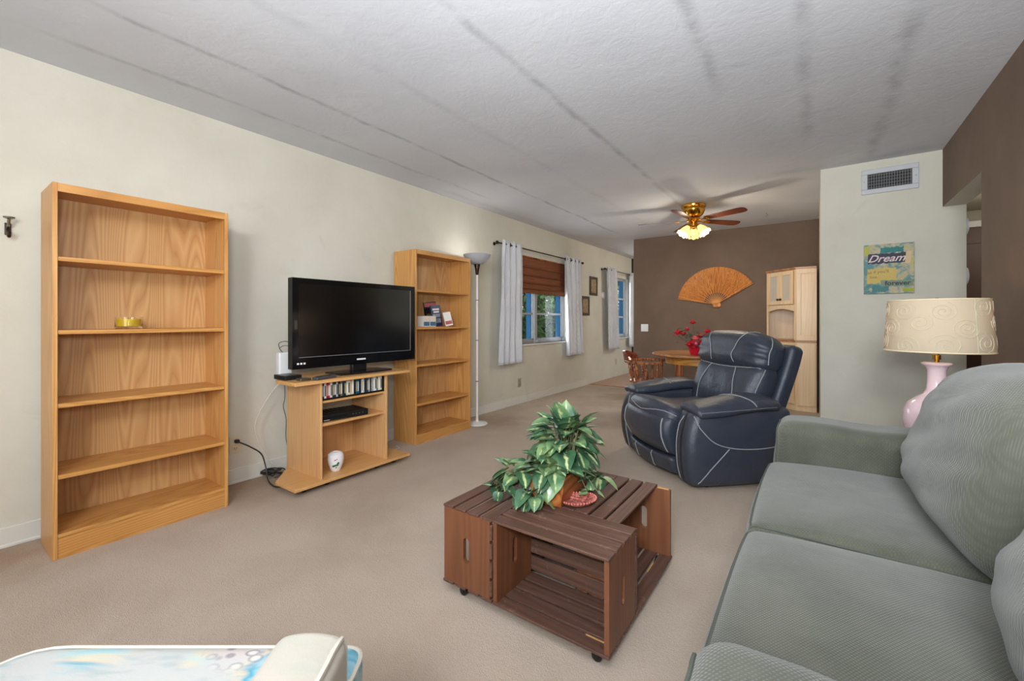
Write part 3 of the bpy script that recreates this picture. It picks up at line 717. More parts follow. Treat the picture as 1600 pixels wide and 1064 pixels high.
# torchiere
t_ = thing('floor_lamp', 'white pole torchiere floor lamp between second bookcase and window', 'floor lamp', (-2.965, 3.52, 0))
MB().lathe([(0, 0), (.108, 0), (.112, .006), (.108, .014), (.05, .022), (.018, .032), (.014, .05), (0, .05)], 40).build('base', M_WHITE, t_)
MB().lathe([(.0125, .045), (.0125, 1.62)], 20).build('pole', M_WHITE, t_)
for z in (.46, .90, 1.33): MB().lathe([(.0128, z - .006), (.0165, z - .003), (.0165, z + .003), (.0128, z + .006)], 20).build('joint_ring', M_NICKEL, t_)
MB().lathe([(.013, 1.60), (.016, 1.61), (.022, 1.66), (.036, 1.715), (.034, 1.72), (.0, 1.70)], 28).build('ferrule', M_BRONZE, t_)
t = NT('frosted_bowl'); M_BOWL = t.fin(srgb((178, 180, 186)), .35, Transmission_Weight=.0)
m = MB(); m.lathe([(.02, 1.712), (.06, 1.718), (.105, 1.745), (.138, 1.785), (.150, 1.815), (.146, 1.816), (.133, 1.79), (.10, 1.752), (.055, 1.726), (.0, 1.722)], 48); m.build('bowl_shade', M_BOWL, t_)
MB().lathe([(.0, 1.725), (.012, 1.725), (.014, 1.75), (.008, 1.765), (0, 1.768)], 16).build('bulb', emit('torch_bulb', (255, 240, 215), 3.0), t_)
tl = light('floor_lamp_light', 'POINT', (-2.965, 3.52, 1.795), 2.2, (1, .97, .92), .012)

# ------------------------------------------------------------------ foliage outside
t = NT('garden_leaf')
M_GLEAF = t.fin(t.ramp(t.noise(2.3, 4, .6), [(.3, srgb((30, 62, 26))), (.5, srgb((66, 110, 50))), (.7, srgb((150, 176, 96)))]), .5)
def shrub(label, cx, cy, r, h, n, seed, size=.16, long=2.6):
    random.seed(seed); t2 = thing('shrub', label, 'shrub', (cx, cy, -.15), group='shrubs outside the windows')
    m = MB()
    for k in range(n):
        a = random.uniform(0, 2 * PI); zz = random.uniform(.1, 1) * h; rr = r * (1 - .5 * (zz / h) ** 3) * math.sqrt(random.random())
        c = Vector((rr * math.cos(a), rr * math.sin(a), zz)); L = size * random.uniform(.6, 1.4); w_ = L / long
        q = Vector((random.gauss(0, 1), random.gauss(0, 1), random.gauss(0, .7))).normalized(); s_ = q.orthogonal().normalized(); s_ = (s_ + q.cross(s_) * random.uniform(-1, 1)).normalized()
        m.add([c, c + q * L * .5 + s_ * w_ * .5, c + q * L - Vector((0, 0, L * .25)), c + q * L * .5 - s_ * w_ * .5], [(0, 1, 2), (0, 2, 3)])
    m.build('foliage', M_GLEAF, t2, smooth=False)
    m = MB()
    for k in range(5): m.tube([(.1 * math.cos(k * 1.3), .1 * math.sin(k * 1.3), 0), (.5 * r * math.cos(k * 1.3), .5 * r * math.sin(k * 1.3), h * .85)], [.035, .012], 6)
    m.build('stem', M_PF, t2)
shrub('dense green shrub outside, seen through left pane of the bigger window', -5.3, 8.0, .95, 2.6, 2600, 21)
shrub('dense green shrub outside, seen through the middle of the bigger window', -5.6, 10.2, 1.0, 3.2, 2800, 22)
shrub('dense green shrub outside, seen through the right of the bigger window', -6.0, 12.55, 1.2, 3.4, 2800, 23)
shrub('dense green shrub outside, seen through the narrow far window', -5.3, 15.1, 1.2, 3.4, 2600, 24)
shrub('tall shrub outside behind the others', -9.2, 13.2, 1.8, 4.5, 2800, 25, .22)
shrub('low spiky plant outside under the bigger window', -4.3, 6.4, .4, 1.25, 500, 26, .32, 7)
mb = MB(); mb.box(-22, XL - TL, -6, 30, -.3, -.15); struct(mb.build('ground_outside', plain('grass_ground', (84, 104, 56), .9, var=.3, scale=3)))

# ------------------------------------------------------------------ coffee table of four crates
CT = thing('coffee_table', 'square coffee table of four dark stained slatted wooden crates on casters', 'coffee table', (-.893, 1.635, 0))
CL, CD, CH, CZ = .468, .256, .318, .038      # crate length, depth, height, lift
def plate_with_slot(w, h, th, sw, sh, cx=0, cy=0):
    """plate in (u,v), thickness along n, with a stadium slot; returns verts, faces with coords (n,u,v)"""
    K = 32; outer = []; inner = []
    for k in range(K):
        a = 2 * PI * (k + .5) / K; c, s_ = math.cos(a), math.sin(a)
        q = min((w / 2) / max(abs(c), 1e-9), (h / 2) / max(abs(s_), 1e-9)); outer.append([c * q, s_ * q])
        r_ = sw / 2; L = sh / 2 - r_
        inner.append((cx + r_ * c, cy + r_ * s_ + (L if s_ > 0 else -L)))
    for sx in (-1, 1):
        for sy in (-1, 1):
            i = min(range(K), key=lambda k: (outer[k][0] - sx * w / 2) ** 2 + (outer[k][1] - sy * h / 2) ** 2); outer[i] = [sx * w / 2, sy * h / 2]
    v = []
    for n_ in (0, th):
        v += [(n_, p[0], p[1]) for p in outer] + [(n_, p[0], p[1]) for p in inner]
    f = []
    for k in range(K):
        j = (k + 1) % K
        f += [(k, K + k, K + j, j), (2 * K + k, 2 * K + j, 3 * K + j, 3 * K + k), (k, j, 2 * K + j, 2 * K + k), (K + k, 3 * K + k, 3 * K + j, K + j)]
    return v, f
def crate(parent, cx, cy, rz, seed, missing=False):
    random.seed(seed)
    m = MB(); n = 4; g = .0135; sw = (CD - .004 - g * (n - 1)) / n; th = .010
    for zz in (CZ, CZ + CH - th):
        for k in range(n):
            if missing and k == 0 and zz > .1: continue          # this crate has lost its outermost top slat
            y = -CD / 2 + k * (sw + g); e = random.uniform(-.0015, .0015)
            m.box(-CL / 2 + random.uniform(0, .002), CL / 2 - random.uniform(0, .002), y, y + sw, zz + (e if zz > .1 else 0), zz + th + e * .5)
    n2 = 4; g2 = .014; sh = (CH - 2 * th - g2 * (n2 + 1)) / n2
    for k in range(n2):
        z = CZ + th + g2 + k * (sh + g2); m.box(-CL / 2, CL / 2, CD / 2 - .012, CD / 2 - .002, z, z + sh)
    o = m.build('crate', M_CRX, parent, bevel=.0015); place(o, cx, cy, 0, rz)
    tn = MB()
    if missing: tn.box(CL / 2 - .0185, CL / 2 - .004, -CD / 2 + .012, -CD / 2 + .062, CZ + CH - th - .0005, CZ + CH - th + .003); tn.build('bare_wood', M_TAN, o)
    if missing or seed == 1: MB().box(.04 if missing else .13, .12 if missing else .20, -CD / 2 + sw - .004, -CD / 2 + sw + .001, CZ + th - .004, CZ + th + .0012).build('bare_wood', M_TAN, o)
    for s in (-1, 1):
        b = MB(); v, f = plate_with_slot(CD - .018, CH - 2 * th - .001, .017, .030, .10)
        off = s * (CL / 2 - .019) if s > 0 else -CL / 2 + .002
        vv = [(p[0] + (CL / 2 - .019 if s > 0 else -CL / 2 + .002), p[1] - .004, p[2] + CZ + CH / 2) for p in v]
        b.add(vv, f); b.build('end_board', M_CRZ2, o, smooth=False)
    return o
M_CRZ2 = wood('dark_stained_pine_up', (60, 32, 18), (108, 64, 38), (132, 84, 54), 2, 10, 7, .4, rough=.5, seed=10, bump=.2, contrast=.5, fib=.4)
hs = (CL + CD) / 2
crate(CT, hs - CL / 2, -hs + CD / 2, 0, 1)                 # front crate, open to the front
crate(CT, -hs + CD / 2, -hs + CL / 2, -PI / 2, 2)          # left crate, open to the left
crate(CT, hs - CD / 2, hs - CL / 2, PI / 2, 3, True)             # right crate, open to the right
crate(CT, -hs + CL / 2, hs - CD / 2, PI, 4)                # rear crate
MB().box(-hs + CD + .002, hs - CD - .002, -hs + CD + .002, hs - CD - .002, CZ + CH - .012, CZ + CH - .002).build('centre_board', M_CRX, CT, bevel=.0015)
m = MB(); m.box(hs - CL + .30, hs - CL + .36, -hs + .0, -hs + .008, CZ + .0102, CZ + .0115)
for (cx, cy) in ((.31, -.335), (-.27, -.335), (.31, .33), (-.30, .33)):
    c = MB(); c.lathe([(.014, -.010), (.0178, -.008), (.0178, .008), (.014, .010)], 20, M=Matrix.Translation((cx, cy, .018)) @ Matrix.Rotation(PI / 2, 4, 'X')); c.box(cx - .014, cx + .014, cy - .014, cy + .014, .0362, CZ - .0005); c.box(cx - .006, cx + .006, cy - .0135, cy - .0105, .012, .0365); c.build('caster', M_BLACK, CT)
c = MB(); cx, cy = -hs + .08, -hs + .16
ZT = CZ + CH
# planter and pothos
t_ = thing('potted_pothos', 'variegated trailing pothos in a wooden planter box on the crate table', 'potted plant', (-.915, 1.675, ZT + .0016), .10)
m = MB()
v = [(-.062, -.17, 0), (.062, -.17, 0), (.062, .17, 0), (-.062, .17, 0), (-.085, -.19, .12), (.085, -.19, .12), (.085, .19, .12), (-.085, .19, .12), (-.072, -.177, .12), (.072, -.177, .12), (.072, .177, .12), (-.072, .177, .12), (-.06, -.165, .09), (.06, -.165, .09), (.06, .165, .09), (-.06, .165, .09)]
f = [(0, 3, 2, 1), (0, 1, 5, 4), (1, 2, 6, 5), (2, 3, 7, 6), (3, 0, 4, 7), (4, 5, 9, 8), (5, 6, 10, 9), (6, 7, 11, 10), (7, 4, 8, 11), (8, 9, 13, 12), (9, 10, 14, 13), (10, 11, 15, 14), (11, 8, 12, 15), (12, 13, 14, 15)]
m.add(v, f); m.build('planter_box', wood('planter_cedar', (120, 58, 22), (164, 92, 42), (190, 122, 64), 1, 8, 9, 1, rough=.4, seed=15), t_, bevel=.002)
t = NT('pothos_leaf')
at = t.n('Attribute', attribute_name='vein')
nz = t.noise(28, 3, .6, .5)
k_ = t.rng(t.math('ADD', t.math('MULTIPLY', at.outputs['Fac'], .75), t.math('MULTIPLY', nz, .8)), .40, .54, 1, 0)
gr = t.ramp(t.noise(9, 2), [(.35, srgb((40, 70, 50))), (.5, srgb((72, 110, 76))), (.65, srgb((124, 152, 102)))])
M_POTHOS = t.fin(t.mix(t.math('MULTIPLY', k_, .75), gr, srgb((206, 214, 152))), .33)
def leaves(m, spec):
    m.attr = []
    for (pos, out, L) in spec:
        out = out.normalized(); tip = (out + Vector((0, 0, random.uniform(-.9, .05)))).normalized()
        side = tip.cross(Vector((0, 0, 1))); side = side.normalized() if side.length > .05 else Vector((1, 0, 0))
        side = (side + Vector((0, 0, random.uniform(-.35, .35)))).normalized(); nrm = side.cross(tip).normalized()
        Wd = L * random.uniform(.86, 1.05); vs = []; at_ = []
        prof = [(-.10, .0), (-.14, .30), (.0, .47), (.18, .50), (.38, .42), (.58, .34), (.78, .21), (.92, .08), (1.0, .0)]
        rows = []
        for (u, w_) in prof:
            dr = -.22 * max(0, u) ** 2 * L; p = pos + tip * (u * L) + nrm * dr
            row = []
            for s_ in (-1, -.5, 0, .5, 1):
                q = p + side * (w_ * Wd * s_) + nrm * (abs(s_) * w_ * Wd * .22 - .0)
                if s_ == 0 and u < 0: q = pos + tip * 0 + nrm * 0
                row.append(len(vs)); q.z = max(q.z, .006); vs.append(tuple(q)); at_.append(abs(s_) * .9 if w_ > 0 else 0)
            rows.append(row)
        fs = []
        for a, b in zip(rows, rows[1:]):
            for i in range(4): fs.append((a[i], a[i + 1], b[i + 1], b[i]))
        m.add(vs, fs); m.attr += at_
random.seed(12); spec = []
def clump(c, r, n, s0=.055, s1=.085, up=.2, zmin=.03):
    for k in range(n):
        d = Vector((random.gauss(0, 1), random.gauss(0, 1), random.gauss(0, .8) + up)).normalized()
        p = Vector(c) + Vector((d.x * r[0], d.y * r[1], d.z * r[2])) * random.uniform(.55, 1.0)
        p.z = max(p.z, zmin); spec.append((p, d, random.uniform(s0, s1)))
clump((.00, .03, .21), (.12, .15, .125), 140, .06, .095)
clump((-.02, -.10, .13), (.12, .11, .06), 44, .06, .09)
clump((-.14, -.14, .10), (.08, .09, .05), 24, .055, .085, .1, .04)
clump((-.19, -.22, .05), (.05, .05, .03), 8, .05, .07, .2, .035)
clump((-.04, -.235, .06), (.08, .035, .04), 12, .05, .085, -.2, .05)
clump((.16, .02, .08), (.04, .06, .035), 9, .045, .075, .1, .04)
clump((.14, -.03, .03), (.035, .03, .012), 5, .03, .045, .3, .03)
lm = MB(); leaves(lm, spec); o = lm.build('foliage', M_POTHOS, t_, ang=60)
m = MB()
for (p, d, L) in spec[::2]:
    b = Vector((max(-.05, min(.05, p.x * .5)), max(-.15, min(.15, p.y * .7)), .09))
    m.tube(smoothpath([b, (b + p) / 2 + Vector((0, 0, .03)), p], 5), .0018, 5)
m.build('vine_stem', plain('vine_stem', (96, 104, 58), .5), t_)
# coral dish
t_ = thing('coral_dish', 'oval coral pink dish beside the planter on the crate table', 'dish', (-.80, 1.60, ZT + .0022), -.5)
t = NT('coral_relief'); M_CORAL = t.fin(t.ramp(t.noise(70, 3, .6, .8), [(.4, srgb((126, 52, 46))), (.55, srgb((196, 112, 100))), (.7, srgb((226, 160, 146)))]), .45)
MB().lathe([(0, 0), (.04, 0), (.056, .009), (.060, .017), (.055, .017), (.04, .006), (0, .006)], 40, sy=1.35).build('bowl', M_CORAL, t_)
m = MB()
for k in range(36):
    a = 2 * PI * k / 36; m.ball((.0575 * math.cos(a), .0575 * 1.35 * math.sin(a), .018), .0038, 5)
m.build('beaded_rim', plain('coral_rim', (206, 120, 106), .4), t_)

# ------------------------------------------------------------------ recliner
R = thing('recliner', 'dark navy leather recliner with pale stitching facing the coffee table', 'armchair', (-.70, 3.60, 0), math.radians(-44))
def stitch(bvh, pts, name='stitching', r=.0032, n=14, off=.0015, parent=None):
    out = []
    for p in smoothpath(pts, n):
        loc, nr, i, d = bvh.find_nearest(p); out.append(loc + nr * off)
    m = MB(); m.tube(out, r, 6); return m.build(name, M_STITCH, parent or R)
# side bodies (arm boxes)
for s in (-1, 1):
    def df(x, y, z, p, s=s):
        q = p.copy()
        # front bulges forward in the middle height, tapers back at the foot
        if y < 0: q.y += (-.045 * (1 - z ** 2) - .0) * (-y) ** 2
        if y < 0: q.y += max(0, z) ** 2 * .03 * (-y)
        q.x += s * .025 * (1 - z * z) * (1 - y * y * .4)
        if z < 0: q.x -= s * .012 * (-z) ** 2
        q.x -= s * .03 * max(0, -y) ** 3 * (1 if x * s > 0 else 0)
        return q
    m = MB(); m.soft((s * .425, -.085, .272), (.205, .72, .51), .045, 10, df)
    o = m.build('side_body', M_LEATHER, R, ang=80); bv = m.bvh()
    X0 = s * .56
    stitch(bv, [(s * .50, -.45, .50), (X0, -.43, .44), (X0, -.33, .33), (X0, -.20, .285), (X0, -.02, .27), (X0, .14, .28), (X0, .27, .31)], parent=o)
    stitch(bv, [(X0, -.22, .28), (X0, -.33, .16), (X0, -.43, .02)], parent=o)
    stitch(bv, [(s * .40, -.50, .50), (s * .375, -.54, .42), (s * .37, -.56, .27), (s * .375, -.52, .12), (s * .38, -.47, .04)], parent=o)
# arm pads
for s in (-1, 1):
    def df(x, y, z, p, s=s):
        q = p.copy(); q.z += .026 * (1 - x * x) * (1 - y ** 4) * (1 if z > 0 else .2); q.z -= .03 * max(0, -y) ** 2; q.z += .012 * max(0, -y) ** 4 * (z < 0); q.x *= 1 - .20 * abs(y) ** 3
        q.z += .012 * math.sin(y * 3) ; q.z += .003 * math.sin(y * 34 + x * 4) * (max(0, -y) ** 3)
        q.z -= .02 * max(0, s * x) ** 2
        return q
    m = MB(); m.soft((s * .432, -.125, .548), (.27, .62, .062), .03, 12, df); o = m.build('arm_pad', M_LEATHER, R, ang=80); bv = m.bvh()
    stitch(bv, [(s * .31, -.12, .58), (s * .36, -.12, .62), (s * .45, -.10, .62), (s * .53, -.06, .60), (s * .57, -.03, .55)], parent=o)
    stitch(bv, [(s * .575, -.42, .53), (s * .575, -.25, .53), (s * .575, -.05, .535), (s * .57, .14, .54)], r=.0012, parent=o)
# seat cushion and footrest front
def df(x, y, z, p):
    q = p.copy(); q.z += .035 * (1 - x * x) * (1 if z > 0 else 0) - .03 * (1 if z > 0 else 0) * (1 - (y - .1) ** 2); q.z += .045 * max(0, -y) ** 2 * (1 if z > 0 else 0) - .06 * max(0, -y) ** 8
    q.y -= .05 * (1 - x * x) * max(0, -y) ** 2
    return q
m = MB(); m.soft((0, -.14, .40), (.635, .72, .17), .06, 12, df); seat = m.build('seat_cushion', M_LEATHER, R, ang=80); bvs = m.bvh()
def df(x, y, z, p):
    q = p.copy(); q.y -= .055 * (1 - x * x) * (1 if y < 0 else 0) + .045 * (1 - (z - .15) ** 2) * (y < 0); q.y += .03 * (-z if z < 0 else 0) * (y < 0); return q
m = MB(); m.soft((0, -.43, .305), (.635, .12, .29), .045, 12, df); foot = m.build('footrest', M_LEATHER, R, ang=80); bvf = m.bvh()
def df(x, y, z, p):
    q = p.copy(); q.y -= .055 * (1 - x * x) * (1 if y < 0 else 0); q.y += .02 * (-z) * (y < 0); return q
m = MB(); m.soft((0, -.425, .105), (.63, .10, .12), .03, 10, df); kick = m.build('lower_front_panel', M_LEATHER, R, ang=80); bvk = m.bvh()
for s in (-1, 1):
    stitch(bvk, [(s * .12, -.52, .16), (s * .12, -.52, .10), (s * .12, -.50, .05)], parent=kick)
    stitch(bvf, [(s * .29, -.53, .16), (s * .295, -.56, .26), (s * .285, -.56, .36), (s * .27, -.54, .44)], r=.005, parent=foot)
stitch(bvs, [(-.31, -.45, .45), (-.22, -.50, .47), (-.1, -.53, .46), (0, -.54, .45), (.1, -.53, .46), (.22, -.50, .47), (.31, -.45, .45)], parent=seat)
# backrest
def bk(x, y, z):      # local back frame: z up along the back, leaning
    a = math.radians(-17); return (x, .155 + y * math.cos(a) - z * math.sin(a) , .40 + y * math.sin(a) + z * math.cos(a))
ML = Matrix.Translation((0, .155, .40)) @ Matrix.Rotation(math.radians(-17), 4, 'X')
def dl(x, y, z, p):
    q = p.copy()
    if y < 0: q.y -= .045 * (1 - x ** 4) * (1 - z * z); q.y += .004 * math.sin(14 * x + 3 * z) * (1 - z * z) * .8
    if abs(x) > .5: q.z += .004 * math.sin(z * 15) * (abs(x) - .5) * 3
    q.x *= 1 + .07 * z
    return q
m = MB(); m.soft((0, .0, .185), (.72, .19, .42), .075, 12, dl, ML); lum = m.build('lumbar_cushion', M_LEATHER, R, ang=80); bl = m.bvh()
def dh(x, y, z, p):
    q = p.copy()
    if y < 0: q.y -= .055 * (1 - x ** 4) * (1 - (z + .1) ** 2) ; q.y -= .05 * max(0, z) * (1 - x ** 4)
    q.x *= 1 + .03 * math.sin(PI * (z + 1) / 2) - .06 * max(0, z) ** 3
    q.z += .012 * (1 - x * x) * (z > 0); q.z -= .03 * max(0, z) * abs(x) ** 4
    if abs(x) > .45 and y < .3: q.y += .006 * math.sin(z * 13 + x) * (abs(x) - .45) * 2.5
    return q
m = MB(); m.soft((0, -.01, .482), (.75, .20, .29), .085, 12, dh, ML); hd = m.build('headrest_cushion', M_LEATHER, R, ang=80); bh = m.bvh()
def B(x, y, z): return tuple(ML @ Vector((x, y, z)))
for s in (-1, 1):
    stitch(bl, [B(s * .14, -.15, .375), B(s * .17, -.16, .27), B(s * .20, -.15, .14), B(s * .215, -.14, .0)], parent=lum)
    stitch(bh, [B(s * .13, -.12, .39), B(s * .12, -.17, .43), B(s * .15, -.19, .50), B(s * .20, -.15, .60), B(s * .22, -.05, .64)], parent=hd)
stitch(bl, [B(-.35, -.08, .365), B(-.2, -.15, .38), B(0, -.17, .38), B(.2, -.15, .38), B(.35, -.08, .365)], parent=lum, r=.0036)
stitch(bl, [B(.34, -.05, .02), B(.345, -.07, .12), B(.35, -.07, .22), B(.36, -.05, .36)], parent=lum, r=.003)
stitch(bh, [B(.37, -.05, .40), B(.385, -.07, .47), B(.38, -.06, .54), B(.34, -.04, .61)], parent=hd, r=.003)
def ds(x, y, z, p):
    q = p.copy(); q.x *= .86 + .16 * (z + 1) / 2; q.x *= 1 - .05 * max(0, z) ** 4; q.y += .02 * (1 - x * x) * (y > 0); return q
m = MB(); m.soft((0, .145, .235), (.80, .115, .72), .04, 10, ds, ML); m.build('back_shell', M_LEATHER, R, ang=80)
MB().box(-.33, .33, -.30, .26, .035, .31).build('inner_base', M_BLACK, R)
for sx in (-1, 1):
    for sy in (-.30, .2): MB().lathe([(.02, 0), (.02, .022)], 16, (sx * .42, sy, 0)).build('foot', M_BLACK, R)

# ------------------------------------------------------------------ sofa
SF = thing('sofa', 'sage green woven fabric loveseat with loose cushions against the brown wall', 'sofa', (.29, 1.56, 0))
# local: front at x=-.48, back x=+.48, near arm y=-1.06..-.82, far arm y=.81..1.07
SX0 = -.455
MB().soft((.03, 0, .19), (.90, 1.66, .24), .03, 6).build('base_frame', M_SOFA, SF)
MB().soft((.405, 0, .44), (.15, 2.08, .72), .06, 6).build('back_frame', M_SOFA, SF)
def arm(yc, name='arm'):
    def da(x, y, z, p):
        q = p.copy(); q.y += .012 * y * max(0, z); q.z += .006 * math.sin(x * 7) * (z > .5); q.x -= .006 * math.sin(z * 6) * (x < 0); return q
    m = MB(); m.soft((.01, yc, .335), (.93, .245, .60), .065, 10, da); o = m.build('armrest', M_SOFA, SF, ang=80); bv = m.bvh()
    r = [(SX0 + .01, yc - .10, .07), (SX0, yc - .105, .3), (SX0, yc - .10, .56), (SX0, yc - .05, .62), (SX0, yc + .05, .62), (SX0, yc + .10, .56), (SX0, yc + .105, .3), (SX0 + .01, yc + .10, .07)]
    out = []
    for p in smoothpath(r, 8):
        l_, n_, i, d = bv.find_nearest(p); out.append(l_ + n_ * .002)
    MB().tube(out, .004, 6).build('piping', M_SOFAP, o)
    return o
arm(.935); arm(-.945)
def seatc(y0, y1, seed):
    yc = (y0 + y1) / 2; w_ = y1 - y0
    def dc(x, y, z, p):
        q = p.copy(); cr = (1 - x ** 2) ** .6 * (1 - y ** 2) ** .6 if abs(x) < 1 and abs(y) < 1 else 0
        if z > 0: q.z += .028 * cr + .006 * math.sin(3 * x + seed) * math.cos(2.6 * y + seed) * cr
        q.x -= .010 * (1 - y * y) * (x < 0); q.z -= .012 * max(0, -x) ** 4 * (z > 0)
        q.y += .006 * math.sin(x * 5 + seed) * abs(y) ** 3
        return q
    m = MB(); m.soft((-.08, yc, .378), (.80, w_ - .006, .165), .045, 14, dc); o = m.build('seat_cushion', M_SOFA, SF, ang=80); bv = m.bvh()
    hx0, hx1, hy = -.475, .30, w_ / 2 - .018
    for zz in (.43, ):
        loop = [(hx0, yc - hy + .03, zz), (hx0, yc, zz), (hx0, yc + hy - .03, zz), (hx0 + .03, yc + hy, zz), (-.1, yc + hy + .01, zz + .004), (.28, yc + hy, zz), (hx1, yc, zz), (.28, yc - hy, zz), (-.1, yc - hy - .01, zz + .004), (hx0 + .03, yc - hy, zz)]
        out = []
        for p in smoothpath(loop, 8, True):
            q = Vector(p); l_, n_, i, d = bv.find_nearest(q + Vector((0, 0, .02))); out.append(l_ + n_ * .001)
        MB().tube(out, .004, 6, True).build('piping', M_SOFAP, o)
    return o
seatc(-.815, -.0, 1); seatc(.0, .81, 2.4)
def backc(yc, w_, seed, lean, sc=1.0):
    Mx = Matrix.Translation((.115, yc, .455)) @ Matrix.Rotation(math.radians(lean), 4, 'Y')
    def db(x, y, z, p):
        q = p.copy()
        cx = (1 - min(1, abs(y)) ** 2.4); cz = (1 - min(1, abs(z)) ** 2.6)
        b = cx * cz
        q.x += x * .085 * b
        # slumped pear shape: fat low, gathered top
        q.y *= 1 - .16 * max(0, z) ** 2 + .05 * max(0, -z)
        q.z += .05 * (1 - y * y) * max(0, z) - .035 * abs(y) ** 3 * max(0, z)
        q.x -= .05 * max(0, -z) * (1 - y * y)
        wr = .014 * math.sin(7 * z + 5 * y + seed) * math.sin(4 * y - 3 * z + seed) + .008 * math.sin(16 * z + 9 * y + seed)
        if x < 0: q.x += wr * (1 - .8 * abs(y) ** 3) * .45; 
        return q
    m = MB(); m.soft((0, 0, .245 * sc), (.22, w_, .49 * sc), .105, 16, db, Mx); o = m.build('back_cushion', M_SOFA, SF, ang=85); bv = m.bvh()
    loop = [Mx @ Vector(p) for p in [(0, -w_ / 2, .02), (0, 0, -.01), (0, w_ / 2, .02), (0, w_ / 2, .25), (0, w_ * .42, .5), (0, 0, .56), (0, -w_ * .42, .5), (0, -w_ / 2, .25)]]
    out = []
    for p in smoothpath(loop, 8, True):
        l_, n_, i, d = bv.find_nearest(p); out.append(l_ + n_ * .001)
    MB().tube(out, .004, 6, True).build('piping', M_SOFAP, o)
    return o
backc(.345, .90, 1.0, 15); backc(-.60, .74, 4.0, 17)
for sx in (-.38, .40):
    for sy in (-.95, .95): MB().lathe([(.02, 0), (.028, .045)], 16, (sx, sy, 0)).build('foot', M_BLACK, SF)

# ------------------------------------------------------------------ end table and table lamp behind the far arm
t_ = thing('end_table', 'small square wooden end table hidden behind the sofa arm, under the lamp', 'end table', (.50, 3.03, 0))
MB().box(-.25, .25, -.25, .25, .435, .46).build('top', M_CHAIR, t_, bevel=.003)
for sx in (-.21, .21):
    for sy in (-.21, .21): MB().box(sx - .02, sx + .02, sy - .02, sy + .02, 0, .435).build('leg', M_CHAIR, t_)
m = MB(); m.box(-.19, .19, -.225, -.205,   .37, .435); m.box(-.19, .19, .205, .225,   .37, .435); m.box(-.225, -.205, -.19, .19,   .37, .435); m.box(.205, .225, -.19, .19,   .37, .435); m.build('apron', M_CHAIR, t_)
LY = 3.03
t_ = thing('table_lamp', 'pink ceramic table lamp with cream swirl patterned drum shade', 'table lamp', (.50, LY, .461))
t = NT('pink_glaze'); M_PINK = t.fin(t.mix(t.noise(4), srgb((232, 206, 208)), srgb((224, 198, 206))), .12)
MB().lathe([(0, 0), (.088, 0), (.094, .006), (.10, .03), (.125, .09), (.132, .14), (.127, .19), (.108, .228), (.076, .256), (.050, .276), (.040, .30), (.036, .35), (.036, .395), (.044, .415), (.058, .425), (.060, .432), (.050, .437), (0, .438)], 44).build('body', M_PINK, t_)
MB().lathe([(.010, .438), (.010, .45), (.016, .452), (.016, .475), (.012, .478), (.0, .478)], 16).build('socket', M_BRASS, t_)
hz = MB()
hz.tube(smoothpath([(.0, -.014, .445), (0, -.05, .50), (0, -.055, .60), (0, -.03, .70), (0, 0, .745), (0, .03, .70), (0, .055, .60), (0, .05, .50), (0, .014, .445)]), .002, 6); hz.lathe([(.0, .745), (.008, .748), (.010, .756), (.006, .764), (0, .766)], 12); hz.build('harp', M_BRASS, t_)
# shade: drum with raised swirl cords, seamed
t = NT('lampshade_fabric')
M_SHADE = t.fin(t.mix(t.noise(20, 3), srgb((216, 205, 184)), srgb((210, 198, 174))), .8)
tl_ = t.n('BsdfTranslucent'); tl_.inputs[0].default_value = (*srgb((250, 226, 180)), 1); mxs = t.n('MixShader'); mxs.inputs[0].default_value = .3
t.t.links.new(t.b.outputs[0], mxs.inputs[1]); t.t.links.new(tl_.outputs[0], mxs.inputs[2]); t.t.links.new(mxs.outputs[0], t.out.inputs[0])
zb_, zt_, rb, rt = .495, .752, .205, .188
m = MB(); m.lathe([(rb, zb_), (rb + .001, zb_ + .004), (rt + .001, zt_ - .004), (rt, zt_), (rt - .002, zt_ - .001), (rb - .002, zb_ + .001)], 96)
# lathe caps removed for an open drum
m.f = m.f[:-2]; m.mi = m.mi[:-2]; m.f += [(5 * 96 + k, 5 * 96 + (k + 1) % 96, (k + 1) % 96, k) for k in range(96)]; m.mi += [0] * 96
shade = m.build('lampshade', M_SHADE, t_)
def shr(z): return rb + (rt - rb) * (z - zb_) / (zt_ - zb_) + .0012
random.seed(5); sw_ = MB()
cen = []
for row, zc in enumerate((.54, .625, .71)):
    for k in range(8):
        cen.append((2 * PI * (k + .5 * (row % 2)) / 8 + random.uniform(-.07, .07), zc + random.uniform(-.02, .02)))
for (a0, zc) in cen:
    pts = []; turns = random.uniform(2.0, 2.7); rm = random.uniform(.048, .066); hd_ = random.choice((-1, 1)); p0 = random.uniform(0, 6)
    for k in range(44):
        q = k / 43; rr = rm * (.08 + .92 * q); an = p0 + hd_ * turns * 2 * PI * q
        z = zc + rr * math.sin(an) * .92; 
        if not (zb_ + .005 < z < zt_ - .005):
            if len(pts) > 3: sw_.tube(pts, .002, 5)
            pts = []; continue
        R_ = shr(z); a = a0 + rr * math.cos(an) / R_; pts.append((R_ * math.cos(a), R_ * math.sin(a), z))
    if len(pts) > 3: sw_.tube(pts, .002, 5)
sw_.build('swirl_cord', plain('shade_cord', (204, 190, 162), .8), shade)
m = MB()
for z, r_ in ((zb_, rb), (zt_, rt)): m.tube([(r_ * math.cos(2 * PI * k / 96), r_ * math.sin(2 * PI * k / 96), z) for k in range(96)], .0035, 6, True)
m.build('shade_binding', plain('shade_bind', (232, 214, 176), .8), shade)
MB().tube([(rb * math.cos(-1.0), rb * math.sin(-1.0), zb_ + .003), (rt * math.cos(-1.0), rt * math.sin(-1.0), zt_ - .003)], .0025, 6).build('seam', plain('shade_seam', (196, 186, 156), .8), shade)
